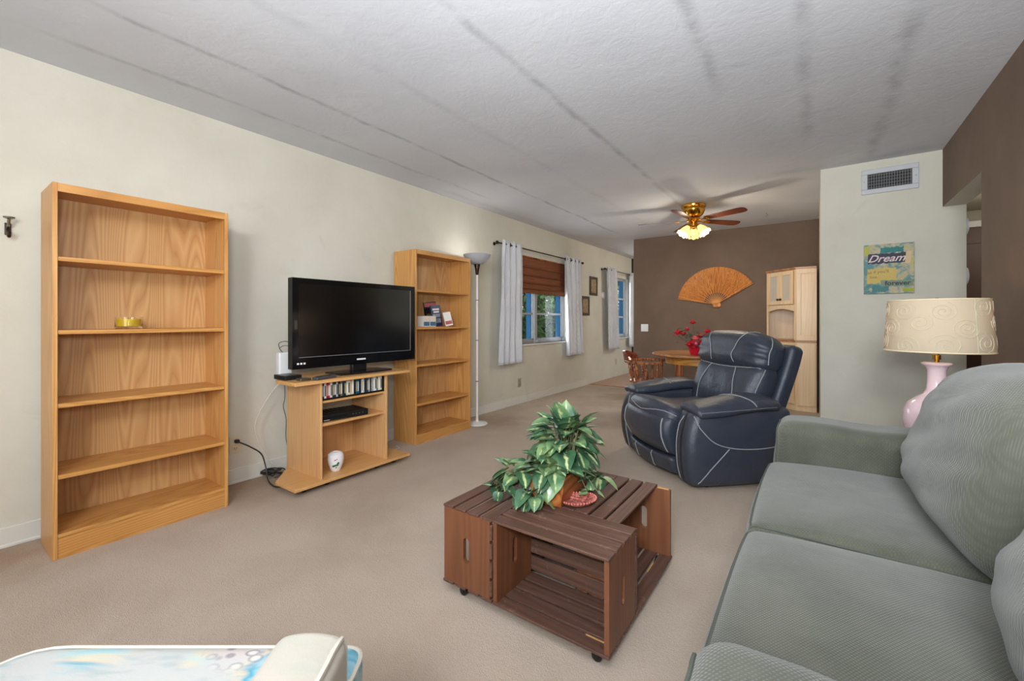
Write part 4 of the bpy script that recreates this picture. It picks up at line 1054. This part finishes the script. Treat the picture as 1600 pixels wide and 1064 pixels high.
MB().ball((0, 0, .54), .028, 10, (1, 1, 1.3)).build('bulb', plain('bulb_glass', (240, 236, 226), .2), t_)
light('table_lamp_light', 'POINT', (.50, LY, .461 + .645), 1.0, (1, .82, .6), .035)

# ------------------------------------------------------------------ partition wall: vent and canvas
t_ = thing('air_vent', 'white metal air vent grille high on the cream partition', 'vent', (.487, YP, 2.268))
m = MB(); a, b, c, d = .178, .102, .137, .062
m.box(-a, a, -.014, 0, c and d, b); m.box(-a, a, -.014, 0, -b, -d); m.box(-a, -c, -.014, 0, -d, d); m.box(c, a, -.014, 0, -d, d); m.build('frame', plain('vent_white', (196, 198, 200), .45), t_, bevel=.004)
MB().box(-c, c, -.0015, -.0005, -d, d).build('duct_opening', M_SLOT, t_)
m = MB()
for k in range(17): x_ = -c + 2 * c * (k + .5) / 17; m.box(x_ - .0016, x_ + .0016, -.012, -.003, -d, d)
for k in range(5): z_ = -d + 2 * d * (k + .5) / 5; m.box(-c, c, -.006, -.002, z_ - .0016, z_ + .0016)
m.build('louvre', plain('vent_grey', (120, 122, 124), .5), t_)
m = MB()
for s in (-1, 1): m.lathe([(.005, 0), (.004, .002), (0, .0025)], 10, M=Matrix.Translation((s * .160, -.014, 0)) @ Matrix.Rotation(PI / 2, 4, 'X'))
m.build('screw', M_NICKEL, t_)

t_ = thing('canvas_sign', 'square collage canvas with Dream lettering on the cream partition', 'wall art', (.480, YP, 1.535))
hw, hh = .155, .203
t = NT('collage_print')
co = t.co(); nz = t.noise(9, 4, .6, .8); nz2 = t.noise(17, 4, .65, .5, t.map((1, 1, 1), (1, 2, 3)))
base = t.ramp(nz, [(.36, srgb((72, 128, 128))), (.46, srgb((120, 150, 140))), (.54, srgb((186, 172, 140))), (.66, srgb((176, 176, 84)))])
base = t.mix(t.rng(nz2, .5, .62), base, srgb((196, 182, 152)))
M_COLL = t.fin(base, .6)
MB().box(-hw, hw, -.03, 0, -hh, hh).build('canvas', M_COLL, t_, bevel=.002)
def patch(name, pts, mat, lvl):
    """torn paper patch on the canvas: pts in (x,z)"""
    Mx = Matrix.Translation((0, -.030 - lvl * .0006, 0)) @ Matrix.Rotation(PI / 2, 4, 'X')
    MB().prism(pts, 0, .0006, Mx).build(name, mat, t_)
def torn(x0, x1, z0, z1, j, seed, n=14):
    random.seed(seed); P_ = []
    for k in range(n): P_.append((x0 + (x1 - x0) * k / n, z0 + random.uniform(-j, j)))
    for k in range(4): P_.append((x1 + random.uniform(-j, j) * .4, z0 + (z1 - z0) * k / 4))
    for k in range(n): P_.append((x1 - (x1 - x0) * k / n, z1 + random.uniform(-j, j)))
    for k in range(4): P_.append((x0 + random.uniform(-j, j) * .4, z1 - (z1 - z0) * k / 4))
    return P_
patch('paper_teal', torn(-.05, .09, .13, .175, .006, 1), plain('p_teal', (38, 122, 118), .6, var=.2), .2)
patch('paper_lime', torn(-.152, -.12, .12, .19, .004, 2), plain('p_lime', (178, 180, 70), .6), .2)
patch('paper_sky', torn(-.152, -.10, -.05, .06, .006, 3), plain('p_sky', (92, 140, 142), .6, var=.2), .2)
patch('paper_yellow', torn(-.135, .045, -.115, .005, .008, 4), plain('p_yellow', (204, 176, 92), .6, var=.1), .5)
patch('paper_sage', torn(-.05, .15, -.145, -.095, .003, 5), plain('p_sage', (120, 142, 118), .6, var=.1), .9)
patch('paper_green', torn(.085, .15, -.19, -.165, .004, 6), plain('p_green', (160, 170, 44), .6), .3)
patch('paper_teal', torn(-.10, .0, -.185, -.13, .008, 7), plain('p_teal2', (64, 124, 124), .6, var=.25), .3)
patch('paper_navy', torn(-.13, .105, .045, .125, .006, 8), plain('p_navy', (48, 46, 66), .6), 1.0)
patch('paper_cream', [(.098, .045), (.105, .034), (.128, .036), (.134, .05), (.142, .135), (.108, .13)], plain('p_cream', (214, 186, 142), .6), 1.6)
def sign_text(txt, size, x_, z_, mat, shear=0, name='lettering', sx=1, off=0, lvl=2.2, rot=0):
    vs, fs = text_mb(txt, size, shear=shear, offset=off)
    Mx = Matrix.Translation((x_, -.030 - lvl * .0006, z_)) @ Matrix.Rotation(PI / 2, 4, 'X') @ Matrix.Rotation(rot, 4, 'Z') @ Matrix.Diagonal((sx, 1, 1, 1))
    MB().add(vs, fs, Mx).build(name, mat, t_, smooth=False)
c_pinkt = plain('ink_pink', (222, 202, 196), .6); c_ink = plain('ink_dark', (52, 54, 56), .6); c_inkb = plain('ink_brown', (130, 96, 60), .6)
sign_text('Dream', .082, -.018, .058, c_pinkt, .45, off=.0012)
sign_text('as if you\'ll', .034, -.065, -.035, c_inkb, 0, rot=.06)
sign_text('live', .034, -.095, -.077, c_inkb, 0)
sign_text('forever', .050, .055, -.136, c_ink, 0, off=.0014, sx=1.05)

# ------------------------------------------------------------------ hall items
t_ = struct(MB().box(1.0, 1.85, 6.06, 6.1, 0, 2.03).build('door_1', M_DARKDOOR, bevel=.003))
for z in (.25, 1.15): 
    MB().box(1.10, 1.38, 6.05, 6.062, z, z + .72).build('door_panel', M_DARKDOOR, t_, bevel=.006); MB().box(1.47, 1.75, 6.05, 6.062, z, z + .72).build('door_panel', M_DARKDOOR, t_, bevel=.006)
m = MB(); m.box(.94, 1.0, 6.05, 6.1, 0, 2.09); m.box(1.85, 1.91, 6.05, 6.1, 0, 2.09); m.box(.94, 1.91, 6.05, 6.1, 2.03, 2.09); struct(m.build('trim_3', M_WHITE, bevel=.003))
MB().ball((1.06, 6.03, 1.0), .025, 8).build('door_knob', M_BRONZE, t_)
def detector(label, z, y, r_=.07):
    t2 = thing('smoke_detector', label, 'smoke detector', (.93, y, z), group='round white detectors in the hall')
    MB().lathe([(r_, 0), (r_, .018), (r_ * .93, .032), (r_ * .6, .038), (0, .039)], 32, M=M90).build('housing', M_WHITEP, t2)
    m = MB(); m.lathe([(r_ + .0006, .009), (r_ + .0012, .010), (r_ + .0012, .013), (r_ + .0006, .014)], 32, M=M90)
    m.build('vent_slot', M_SLOT, t2)
detector('upper round white detector at the hall opening edge', 1.85, 4.80)
detector('lower round white detector at the hall opening edge', 1.46, 4.80)

# ------------------------------------------------------------------ dining corner
t_ = thing('light_switch', 'white double light switch on the brown wall', 'light switch', (-2.259, YD, .995))
MB().soft((0, -.003, 0), (.118, .006, .118), .0025, 2).build('cover_plate', M_WHITEP, t_)
for s in (-1, 1): MB().soft((s * .024, -.008, 0), (.012, .012, .028), .002, 2).build('toggle', M_WHITEP, t_)
# decorative fan on the wall
t_ = thing('wall_fan', 'large open bamboo hand fan mounted on the brown wall', 'wall fan', (-1.197, YD, 1.352))
MF = wood('bamboo_fan', (160, 84, 28), (198, 122, 54), (222, 152, 80), 2, 9, 22, 1.5, rough=.45, seed=16)
n = 29; a0, a1 = math.radians(170), math.radians(31); m = MB(); Rr, ri = .55, .17
v = []; f = []
for k in range(2 * n + 1):
    a = a0 + (a1 - a0) * k / (2 * n); y_ = -.012 - .010 * (k % 2)
    sag = 1 - .012 * (k % 2)
    v += [(ri * math.cos(a), y_, ri * math.sin(a)), (Rr * sag * math.cos(a), y_, Rr * sag * math.sin(a)), (Rr * sag * math.cos(a), y_ + .003, Rr * sag * math.sin(a)), (ri * math.cos(a), y_ + .003, ri * math.sin(a))]
for k in range(2 * n):
    i = 4 * k
    f += [(i, i + 4, i + 5, i + 1), (i + 1, i + 5, i + 6, i + 2), (i + 2, i + 6, i + 7, i + 3), (i + 3, i + 7, i + 4, i)]
m.add(v, f); m.build('pleated_leaf', MF, t_, smooth=False)
m = MB()
for k in range(0, n, 2):
    a = a0 + (a1 - a0) * (k + .5) / n; L = .30 if 0 < k < n - 1 else .55
    m.tube([(.0, -.024, .0), (L * math.cos(a), -.027, L * math.sin(a))], [.006, .0035], 5)
m.build('rib', plain('fan_rib', (226, 160, 96), .4), t_)
m = MB(); m.tube([(0, -.03, 0), (Rr * math.cos(a0), -.02, Rr * math.sin(a0))], .008, 6); m.tube([(0, -.03, 0), (Rr * math.cos(a1), -.02, Rr * math.sin(a1))], .008, 6); m.build('guard_stick', MF, t_)
m = MB(); m.soft((.01, -.018, -.012), (.115, .03, .07), .015, 4, lambda x, y, z, p: (p.x * (1 - .25 * z * z), p.y, p.z)); m.build('pivot_block', MF, t_)

# corner hutch
t_ = thing('corner_hutch', 'pale maple corner hutch with two small glass doors', 'cabinet', (0.005, 6.86, 0))
HT = 1.745
def outline(e=0): return [(0, 0), (-.545 - e, 0), (-.545 - e, -.205 - e), (-.205 - e, -.545 - e), (0, -.545 - e)]
MB().prism(outline(), .0, .845).build('lower_body', M_MAPLE, t_, smooth=False, bevel=.003)
MB().prism(outline(.012), .845, .868).build('counter_ledge', M_TABLE, t_, smooth=False, bevel=.003)
m = MB()   # upper shell as separate walls so the niche is open
for pa, pb in (((0, 0), (-.545, 0)), ((-.545, 0), (-.545, -.205)), ((-.205, -.545), (0, -.545)), ((0, -.545), (0, 0))):
    d_ = Vector((pb[0] - pa[0], pb[1] - pa[1], 0)); L = d_.length; an = math.atan2(d_.y, d_.x)
    m.box(0, L, 0, .018, .868, HT, Matrix.Translation((pa[0], pa[1], 0)) @ Matrix.Rotation(an, 4, 'Z') @ Matrix.Translation((0, 0 if True else 0, 0)))
m.prism(outline(-.004), HT - .02, HT - .001); m.prism(outline(-.004), 1.28, 1.30); m.build('upper_shell', M_MAPLE, t_, smooth=False)
MB().prism(outline(.014), HT, HT + .025).build('cornice', M_TABLE, t_, smooth=False, bevel=.004)
# diagonal face frame: u along diagonal from (-.545,-.205) to (-.205,-.545)
MDg = Matrix.Translation((-.545, -.205, 0)) @ Matrix.Rotation(-PI / 4, 4, 'Z'); LD = math.hypot(.34, .34)
m = MB(); m.box(0, .03, -.004, .016, .868, HT, MDg); m.box(LD - .03, LD, -.004, .016, .868, HT, MDg); m.box(.03, LD - .03, -.004, .016, 1.265, 1.31, MDg)
pts = [(.03, 1.265)] + [(.03 + (LD - .06) * k / 12, 1.225 + .035 * math.sin(PI * k / 12)) for k in range(13)] + [(LD - .03, 1.265)]
m.prism(pts, -.016, .004, MDg @ Matrix.Rotation(PI / 2, 4, 'X')); m.build('face_frame', M_MAPLE, t_, smooth=False)
for s in (0, 1):
    u0 = .032 + s * (LD - .064) / 2 + .002; u1 = .032 + (s + 1) * (LD - .064) / 2 - .002; z0_, z1_ = 1.315, HT - .012
    d = MB(); d.box(u0, u1, -.022, -.004, z0_, z0_ + .05, MDg); d.box(u0, u1, -.022, -.004, z1_ - .05, z1_, MDg); d.box(u0, u0 + .045, -.022, -.004, z0_ + .05, z1_ - .05, MDg); d.box(u1 - .045, u1, -.022, -.004, z0_ + .05, z1_ - .05, MDg)
    do = d.build('door', M_MAPLE, t_, smooth=False, bevel=.002)
    MB().box(u0 + .045, u1 - .045, -.014, -.011, z0_ + .05, z1_ - .05, MDg).build('glass_panel', plain('frosted_pane', (196, 186, 172), .15), do)
    uk = u1 - .02 if s == 0 else u0 + .02
    MB().ball(tuple(MDg @ Vector((uk, -.034, z0_ + .065))), .014, 8).build('knob', M_BRONZE, do)
# panelled front and lower doors
def panel(m, M_, u0, u1, z0_, z1_): m.box(u0, u1, -.006, .0, z0_, z1_, M_)
MFr = Matrix.Translation((-.205, -.545, 0)); m = MB()
for (a, b, c, d) in ((0, .205, .868, .93), (0, .205, HT - .06, HT), (0, .045, .93, HT - .06), (.16, .205, .93, HT - .06)): m.box(a, b, -.010, 0, c, d, MFr)
m.build('side_stile', M_MAPLE, t_, smooth=False, bevel=.002)
m = MB()
for s in (0, 1):
    u0 = .02 + s * (LD - .04) / 2 + .003; u1 = .02 + (s + 1) * (LD - .04) / 2 - .003
    m.box(u0, u1, -.018, 0, .08, .82, MDg)
m.build('lower_door', M_MAPLE, t_, smooth=False, bevel=.003)
MB().box(.01, .195, -.016, 0, .07, .83, MFr).build('lower_side_panel', M_MAPLE, t_, smooth=False, bevel=.004)

# dining table
TX, TY = -1.02, 5.02
t_ = thing('dining_table', 'round oak dining table with turned legs behind the recliner', 'table', (TX, TY, 0))
m = MB(); m.lathe([(0, .725), (.50, .725), (.515, .732), (.52, .742), (.51, .752), (0, .752)], 56); m.build('tabletop', M_TABLE, t_)
m = MB(); m.lathe([(.36, .645), (.38, .645), (.38, .7249), (.36, .7249)], 48); m.f = m.f[:-2]; m.mi = m.mi[:-2]; m.build('apron', wood('apron_oak', (150, 96, 34), (188, 126, 52), (204, 146, 70), 0, 8, 8, .8, seed=17), t_)
def turned(h, r): return [(r * .5, 0), (r * .6, .02), (r * .45, .05), (r * .8, .12), (r * .95, .18), (r * .5, .22), (r * .85, .24), (r * .5, .27), (r * .7, h * .5), (r, h * .62), (r * .55, h * .68), (r * .9, h * .71), (r * .55, h * .74), (r * .95, h * .79), (r, h * .82), (r, h)]
for k in range(4):
    a = PI / 4 + k * PI / 2 + .25; MB().lathe(turned(.66, .044), 16, (.33 * math.cos(a), .33 * math.sin(a), 0)).build('leg', M_CHAIR if k != 2 else M_CHAIR, t_)
# captain's chair
def spindle(m, p0, p1, r):
    p0, p1 = Vector(p0), Vector(p1); q = [0, .12, .25, .3, .35, .5, .62, .68, .74, .88, 1]; rr = [.6, .7, 1.1, .7, 1.15, 1.0, .8, 1.25, .7, .8, .6]
    m.tube([p0.lerp(p1, t_) for t_ in q], [r * x for x in rr], 8)
CH_ = thing('dining_chair', "turned wooden captain's chair pushed to the left of the dining table", 'chair', (-1.52, 4.80, 0), math.radians(100))
# local: faces -y ; back at +y
def cap(a, rx=.27, ry=.25): return (rx * math.cos(a), ry * math.sin(a))
m = MB(); m.lathe([(0, .415), (.21, .415), (.235, .425), (.235, .44), (.20, .448), (0, .440)], 36, sy=.95); m.build('seat', M_CHAIR, CH_)
rail = []
for k in range(25):
    a = math.radians(-35 + 250 * k / 24); x_, y_ = cap(a); rail.append((x_, y_ + .0, .655))
m = MB()
v = []; f = []
for k, p in enumerate(rail):
    an = math.atan2(p[1], p[0]); o_ = Vector((math.cos(an), math.sin(an), 0)); w_ = .028
    c = Vector(p); v += [c - o_ * w_ - Vector((0, 0, .013)), c + o_ * w_ - Vector((0, 0, .013)), c + o_ * w_ + Vector((0, 0, .013)), c - o_ * w_ + Vector((0, 0, .013))]
for k in range(len(rail) - 1):
    i = 4 * k
    for j in range(4): f.append((i + j, i + (j + 1) % 4, i + 4 + (j + 1) % 4, i + 4 + j))
f.append((3, 2, 1, 0)); i = 4 * (len(rail) - 1); f.append((i, i + 1, i + 2, i + 3))
m.add(v, f); m.build('arm_rail', M_CHAIR, CH_, bevel=.005)
m = MB(); v = []; f = []   # raised crest
ks = 17
for k in range(ks):
    q = k / (ks - 1); a = math.radians(35 + 110 * q); hgt_ = .095 * math.sin(PI * q) ** .5 + .004; x_, y_ = cap(a, .275, .255); ox, oy = cap(a, .295, .28)
    v += [(x_, y_, .669), (ox * 1.0, oy, .669), (ox * 1.05, oy * 1.06, .669 + hgt_), (x_ * 1.05, y_ * 1.06, .669 + hgt_)]
for k in range(ks - 1):
    i = 4 * k
    for j in range(4): f.append((i + j, i + (j + 1) % 4, i + 4 + (j + 1) % 4, i + 4 + j))
f.append((3, 2, 1, 0)); i = 4 * (ks - 1); f.append((i, i + 1, i + 2, i + 3))
m.add(v, f); m.build('crest_rail', wood('crest_mahogany', (70, 22, 12), (108, 40, 24), (128, 54, 34), 0, 8, 10, 1, rough=.2, seed=18), CH_)
for k in range(9):
    a = math.radians(-28 + 236 * k / 8); x_, y_ = cap(a, .255, .235); xs, ys_ = cap(a, .205, .19); m = MB(); spindle(m, (xs, ys_, .44), (x_, y_, .645), .0165); m.build('spindle', M_CHAIR, CH_)
for sx in (-1, 1):
    for sy in (-1, 1): m = MB(); spindle(m, (sx * .21, sy * .20, 0), (sx * .15, sy * .14, .42), .019); m.build('leg', M_CHAIR, CH_)
m = MB(); spindle(m, (-.18, -.17, .2), (.18, -.17, .2), .011); spindle(m, (-.18, .17, .2), (.18, .17, .2), .011); spindle(m, (0, -.17, .2), (0, .17, .2), .011); m.build('stretcher', M_CHAIR, CH_)
# flowers
FL = thing('flower_vase', 'red artificial roses in a red pot on the dining table', 'flowers', (-1.03, 4.75, .7525))
c_pot = plain('pot_red', (186, 22, 44), .3); c_rose = plain('rose_red', (200, 18, 40), .45, var=.3, scale=30); c_pinkr = plain('rose_pink', (222, 96, 96), .45, var=.2, scale=30); c_lf = plain('flower_leaf', (60, 74, 52), .5)
MB().lathe([(0, 0), (.045, 0), (.055, .02), (.068, .08), (.074, .085), (.066, .087), (.055, .06), (0, .06)], 28).build('pot', c_pot, FL)
random.seed(9)
def rose(c, r_, mat):
    m = MB(); c = Vector(c)
    for ring, (cnt, rad, sz) in enumerate(((3, .2, .5), (5, .5, .7), (7, .85, .9))):
        for k in range(cnt):
            a = 2 * PI * k / cnt + ring; o_ = Vector((math.cos(a), math.sin(a), 0)); s_ = Vector((-math.sin(a), math.cos(a), 0))
            base = c - Vector((0, 0, r_ * .5)); mid = c + o_ * (rad * r_) + Vector((0, 0, r_ * (.1 - .2 * ring * .5))); top = c + o_ * (rad * r_ * 1.15) + Vector((0, 0, r_ * (.65 - .35 * ring)))
            m.add([base, mid - s_ * sz * r_ * .6, mid + s_ * sz * r_ * .6, top - s_ * sz * r_ * .45, top + s_ * sz * r_ * .45, top + o_ * r_ * .12], [(0, 2, 1), (1, 2, 4, 3), (3, 4, 5)])
    m.ball(c, r_ * .55, 6); m.build('rose', mat, FL, ang=70)
fl = [((-.02, -.02, .13), .055, c_rose), ((.06, .0, .12), .055, c_rose), ((.01, -.05, .17), .05, c_pinkr), ((-.05, -.04, .11), .045, c_rose), ((.09, .03, .19), .05, c_rose), ((-.03, .02, .34), .038, c_rose), ((.12, -.01, .25), .042, c_rose), ((-.17, -.02, .235), .045, c_rose), ((-.12, .0, .22), .04, c_rose), ((-.09, .03, .265), .034, c_rose), ((-.20, .01, .215), .035, c_pinkr), ((.04, .04, .2), .045, c_rose), ((.0, -.05, .08), .04, c_rose), ((.02, -.06, .12), .03, plain('rose_light', (232, 120, 150), .4))]
for c, r_, mt in fl: rose(c, r_, mt)
m = MB()
for c, r_, mt in fl: m.tube(smoothpath([(0, 0, .06), (c[0] * .4, c[1] * .4, c[2] * .6), c], 5), .0025, 5)
m.build('stem', c_lf, FL)
m = MB()
for k in range(26):
    a = random.uniform(0, 2 * PI); c = Vector((random.uniform(-.2, .12), random.uniform(-.05, .05), random.uniform(.1, .29))); o_ = Vector((math.cos(a), math.sin(a) * .5, random.uniform(-.5, .5))) * .05; s_ = o_.orthogonal().normalized() * .015
    m.add([c, c + o_ * .5 + s_, c + o_, c + o_ * .5 - s_], [(0, 1, 2, 3)])
m.build('foliage', c_lf, FL, smooth=False)

# ------------------------------------------------------------------ ceiling fan
FN = thing('ceiling_fan', 'brass hugger ceiling fan with five dark blades and lit glass shades', 'ceiling fan', (-1.15, 5.22, 2.44))
MB().lathe([(.0, -.001), (.125, -.001), (.135, -.012), (.132, -.03), (.118, -.04), (.122, -.05), (.118, -.075), (.10, -.115), (.065, -.145), (.04, -.15), (0, -.15)], 48).build('motor_housing', M_BRASS, FN)
MB().lathe([(.05, -.15), (.075, -.158), (.078, -.175), (.05, -.195), (.035, -.21), (.05, -.225), (.045, -.245), (.02, -.26), (0, -.262)], 32).build('hub', M_BRASS, FN)
for k in range(5):
    a = math.radians(-23 + 72 * k); Mx = Matrix.Rotation(a, 4, 'Z') @ Matrix.Translation((0, 0, -.178)) @ Matrix.Rotation(math.radians(-12), 4, 'X')
    pts = [(.155, -.045), (.53, -.062), (.585, -.055), (.61, -.03), (.615, 0), (.61, .03), (.585, .055), (.53, .062), (.155, .045), (.145, 0)]
    b = MB().prism(pts, -.003, .003); b = b.build('blade', M_CHERRY, FN, smooth=False, bevel=.0015); b.matrix_local = Mx
    h_ = MB(); h_.prism([(.06, -.012), (.12, -.012), (.15, -.035), (.20, -.03), (.215, 0), (.20, .03), (.15, .035), (.12, .012), (.06, .012)], -.008, -.0032); h_.ball((.175, .016, -.008), .006, 5); h_.ball((.175, -.016, -.008), .006, 5); h_.build('blade_iron', M_BRASS, b)
M_TULIP = emit('lit_tulip_glass', (255, 214, 120), 1.2, (240, 224, 170), .3)
for k in range(3):
    a = math.radians(-17 - 120 * k); Mx = Matrix.Rotation(a, 4, 'Z') @ Matrix.Translation((.045, 0, -.225)) @ Matrix.Rotation(math.radians(-38), 4, 'Y')
    ar = MB().lathe([(.014, 0), (.014, -.02), (.026, -.028), (.026, -.045), (.0, -.045)], 20, M=Mx).build('lamp_holder', M_BRASS, FN)
    m = MB(); n = 40; prof = [(.026, -.035), (.032, -.05), (.044, -.075), (.050, -.10), (.056, -.125), (.068, -.145)]
    v = []; f = []
    for j, (r_, z_) in enumerate(prof):
        for q in range(n):
            an = 2 * PI * q / n; rr = r_ * (1 + (.03 + .05 * (j == 5)) * math.cos(8 * an) * (j > 2)); v.append((rr * math.cos(an), rr * math.sin(an), z_ - .004 * math.cos(8 * an) * (j == 5)))
    for j in range(len(prof) - 1):
        for q in range(n): f.append((j * n + q, (j + 1) * n + q, (j + 1) * n + (q + 1) % n, j * n + (q + 1) % n))
    m.add(v, f, Mx); o = m.build('glass_shade', M_TULIP, ar, ang=80); s_ = o.modifiers.new('s', 'SOLIDIFY'); s_.thickness = .002
    MB().ball(tuple(Mx @ Vector((0, 0, -.085))), .022, 8, (1, 1, 1.3)).build('bulb', emit('fan_bulb%d' % k, (255, 232, 180), 6), ar)
    p = FN.location + (Mx @ Vector((0, 0, -.165))); light('fan_light', 'POINT', tuple(p), 9.5, (1, .88, .7), .03)
for dx, L in ((.02, .13), (-.025, .10)):
    m = MB(); m.tube([(dx, -.02, -.255), (dx, -.02, -.255 - L)], .0014, 5); m.lathe([(0, 0), (.006, -.004), (.007, -.014), (0, -.022)], 10, (dx, -.02, -.255 - L)); m.build('pull_chain', M_BRASS, FN)
t_ = thing('ceiling_hook', 'small screw hook in the ceiling near the hutch', 'hook', (-.50, 6.09, 2.44))
m = MB(); m.tube(smoothpath([(0, 0, 0), (0, 0, -.02), (.012, 0, -.035), (0, 0, -.05), (-.012, 0, -.04)]), .003, 6); m.build('hook_wire', M_NICKEL, t_)

# ------------------------------------------------------------------ patterned armchair at the lower left
def printed(name, tint=0.0):
    t = NT(name); co = t.co()
    x = t.n('SeparateXYZ'); t.put(x.inputs[0], co); px, py = x.outputs[0], x.outputs[1]
    diag = t.n('TexNoise'); t.put(diag.inputs['Vector'], t.map((3.2, 11, 5), (0, 0, .75))); diag.inputs['Scale'].default_value = 1.0; diag.inputs['Detail'].default_value = 4; diag.inputs['Distortion'].default_value = .6
    big = t.noise(2.6, 2, .5, .3)
    fine = t.n('TexNoise'); t.put(fine.inputs['Vector'], t.map((12, 45, 20), (0, 0, .7))); fine.inputs['Scale'].default_value = 1.0; fine.inputs['Detail'].default_value = 3
    base = t.mix(t.rng(fine.outputs['Fac'], .56, .70, 0, .45), srgb((196, 197, 192)), srgb((152, 172, 172)))
    splash = t.math('MULTIPLY', t.rng(big, .50, .56), t.rng(diag.outputs['Fac'], .40, .52))
    blue = t.ramp(diag.outputs['Fac'], [(.38, srgb((150, 142, 156))), (.46, srgb((150, 204, 214))), (.54, srgb((86, 160, 184))), (.60, srgb((226, 206, 168))), (.68, srgb((168, 210, 214)))])
    col = t.mix(splash, base, blue)
    gr = t.math('MULTIPLY', t.rng(t.noise(2.2, 1, .5, .2, t.map((1, 1, 1), (0, 0, 2))), .56, .60), 1.0)
    vo = t.n('TexVoronoi'); t.put(vo.inputs['Vector'], t.map((38, 52, 40), (0, 0, .4))); vo.inputs['Scale'].default_value = 1.0
    sc_ = t.ramp(vo.outputs['Distance'], [(.25, srgb((222, 216, 212))), (.45, srgb((150, 140, 146))), (.6, srgb((206, 196, 190)))])
    col = t.mix(gr, col, sc_)
    if tint: col = t.mix(tint, col, srgb((198, 188, 170)))
    t.bump(t.noise(300, 2), .15, .002)
    return t.fin(col, .7)
M_PAT = printed('painterly_print_fabric'); M_PAT2 = printed('worn_print_fabric', .72)
M_PIPEW = plain('cream_piping', (214, 208, 194), .7)
AC = thing('armchair', 'pale armchair with blue and grey painterly print in the lower left corner', 'armchair', (-.62 * math.cos(YAW) - .42 * math.sin(YAW) , -.62 * math.sin(YAW) + .42 * math.cos(YAW), 0), YAW)
# local: x right, y forward (away from camera); front edge of cushion at y=+.43, camera is at local (.62,-.42)
def tc(x, y, z, p):
    q = p.copy(); q.z += .012 * (1 - x * x) * (1 - y * y) * (z > 0); return q
cm = MB()
def rounded(pts, rad, n=6):
    out = []
    m_ = len(pts)
    for i in range(m_):
        p = Vector(pts[i]); a = (Vector(pts[i - 1]) - p); b = (Vector(pts[(i + 1) % m_]) - p); r_ = rad[i] if isinstance(rad, list) else rad
        if r_ <= 0: out.append(tuple(p)); continue
        a = p + a.normalized() * r_; b = p + b.normalized() * r_
        for k in range(n + 1): t_ = k / n; out.append(tuple((1 - t_) ** 2 * a + 2 * t_ * (1 - t_) * p + t_ ** 2 * b))
    return out
ol = rounded([(-.36, -.24), (.235, -.24), (.235, .325), (.335, .325), (.335, .43), (-.36, .43)], [.03, .03, 0, .03, .045, .11])
# profile rings of the cushion
def inset(pts, d):
    cx_, cy_ = 0, .1; m_ = len(pts); out = []
    for i in range(m_):
        a = Vector(pts[i - 1]); b = Vector(pts[(i + 1) % m_]); t_ = (b - a).normalized(); nrm = Vector((-t_.y, t_.x)); out.append((pts[i][0] + nrm.x * d, pts[i][1] + nrm.y * d))
    return out
rings = [(.020, .335), (.004, .345), (0, .365), (0, .445), (.003, .460), (.012, .468), (.03, .472)]
v = []; K = len(ol)
for d, z in rings: v += [(p[0], p[1], z) for p in inset(ol, d)]
f = [(i * K + k, i * K + (k + 1) % K, (i + 1) * K + (k + 1) % K, (i + 1) * K + k) for i in range(len(rings) - 1) for k in range(K)]
f += [tuple(range(K - 1, -1, -1)), tuple(range((len(rings) - 1) * K, len(rings) * K))]
cm.add(v, f); cu = cm.build('seat_cushion', M_PAT, AC, ang=50)
for z in (.463, .345): MB().tube([(p[0], p[1], z) for p in inset(ol, .004)], .0045, 6, True).build('piping', M_PIPEW, cu)
MB().soft((0, .04, .205), (.70, .66, .255), .03, 4).build('frame_base', M_PAT, AC)
for sx in (-1.43, 1):
    def dar(x, y, z, p, sx=sx):
        q = p.copy(); q.z -= .012 * x * x * (z > 0); q.z += .004 * math.sin(y * 5); q.x += sx * .03 * (-y) * .5; return q
    m = MB(); m.soft((sx * .297, .0, .357), (.122, .62, .47), .022, 8, dar); o = m.build('armrest', M_PAT2, AC, ang=60); bv = m.bvh()
    for xx in (.045, ):
        pa = []
        for p in smoothpath([(sx * .296 + xx, .31, .36), (sx * .296 + xx, .31, .54), (sx * .296 + xx, .29, .585), (sx * .296 + xx, .0, .59), (sx * .296 + xx, -.25, .59)], 8):
            l_, n_, i, d = bv.find_nearest(p); pa.append(l_ + n_ * .001)
        MB().tube(pa, .0045, 6).build('piping', M_PIPEW, o)
MB().soft((0, -.30, .50), (.62, .12, .78), .05, 6, lambda x, y, z, p: (p.x, p.y - .04 * z, p.z)).build('backrest', M_PAT, AC)
for sx in (-.30, .30):
    for sy in (-.24, .33): MB().lathe([(.018, 0), (.024, .085)], 14, (sx, sy, 0)).build('foot', M_CHAIR, AC)
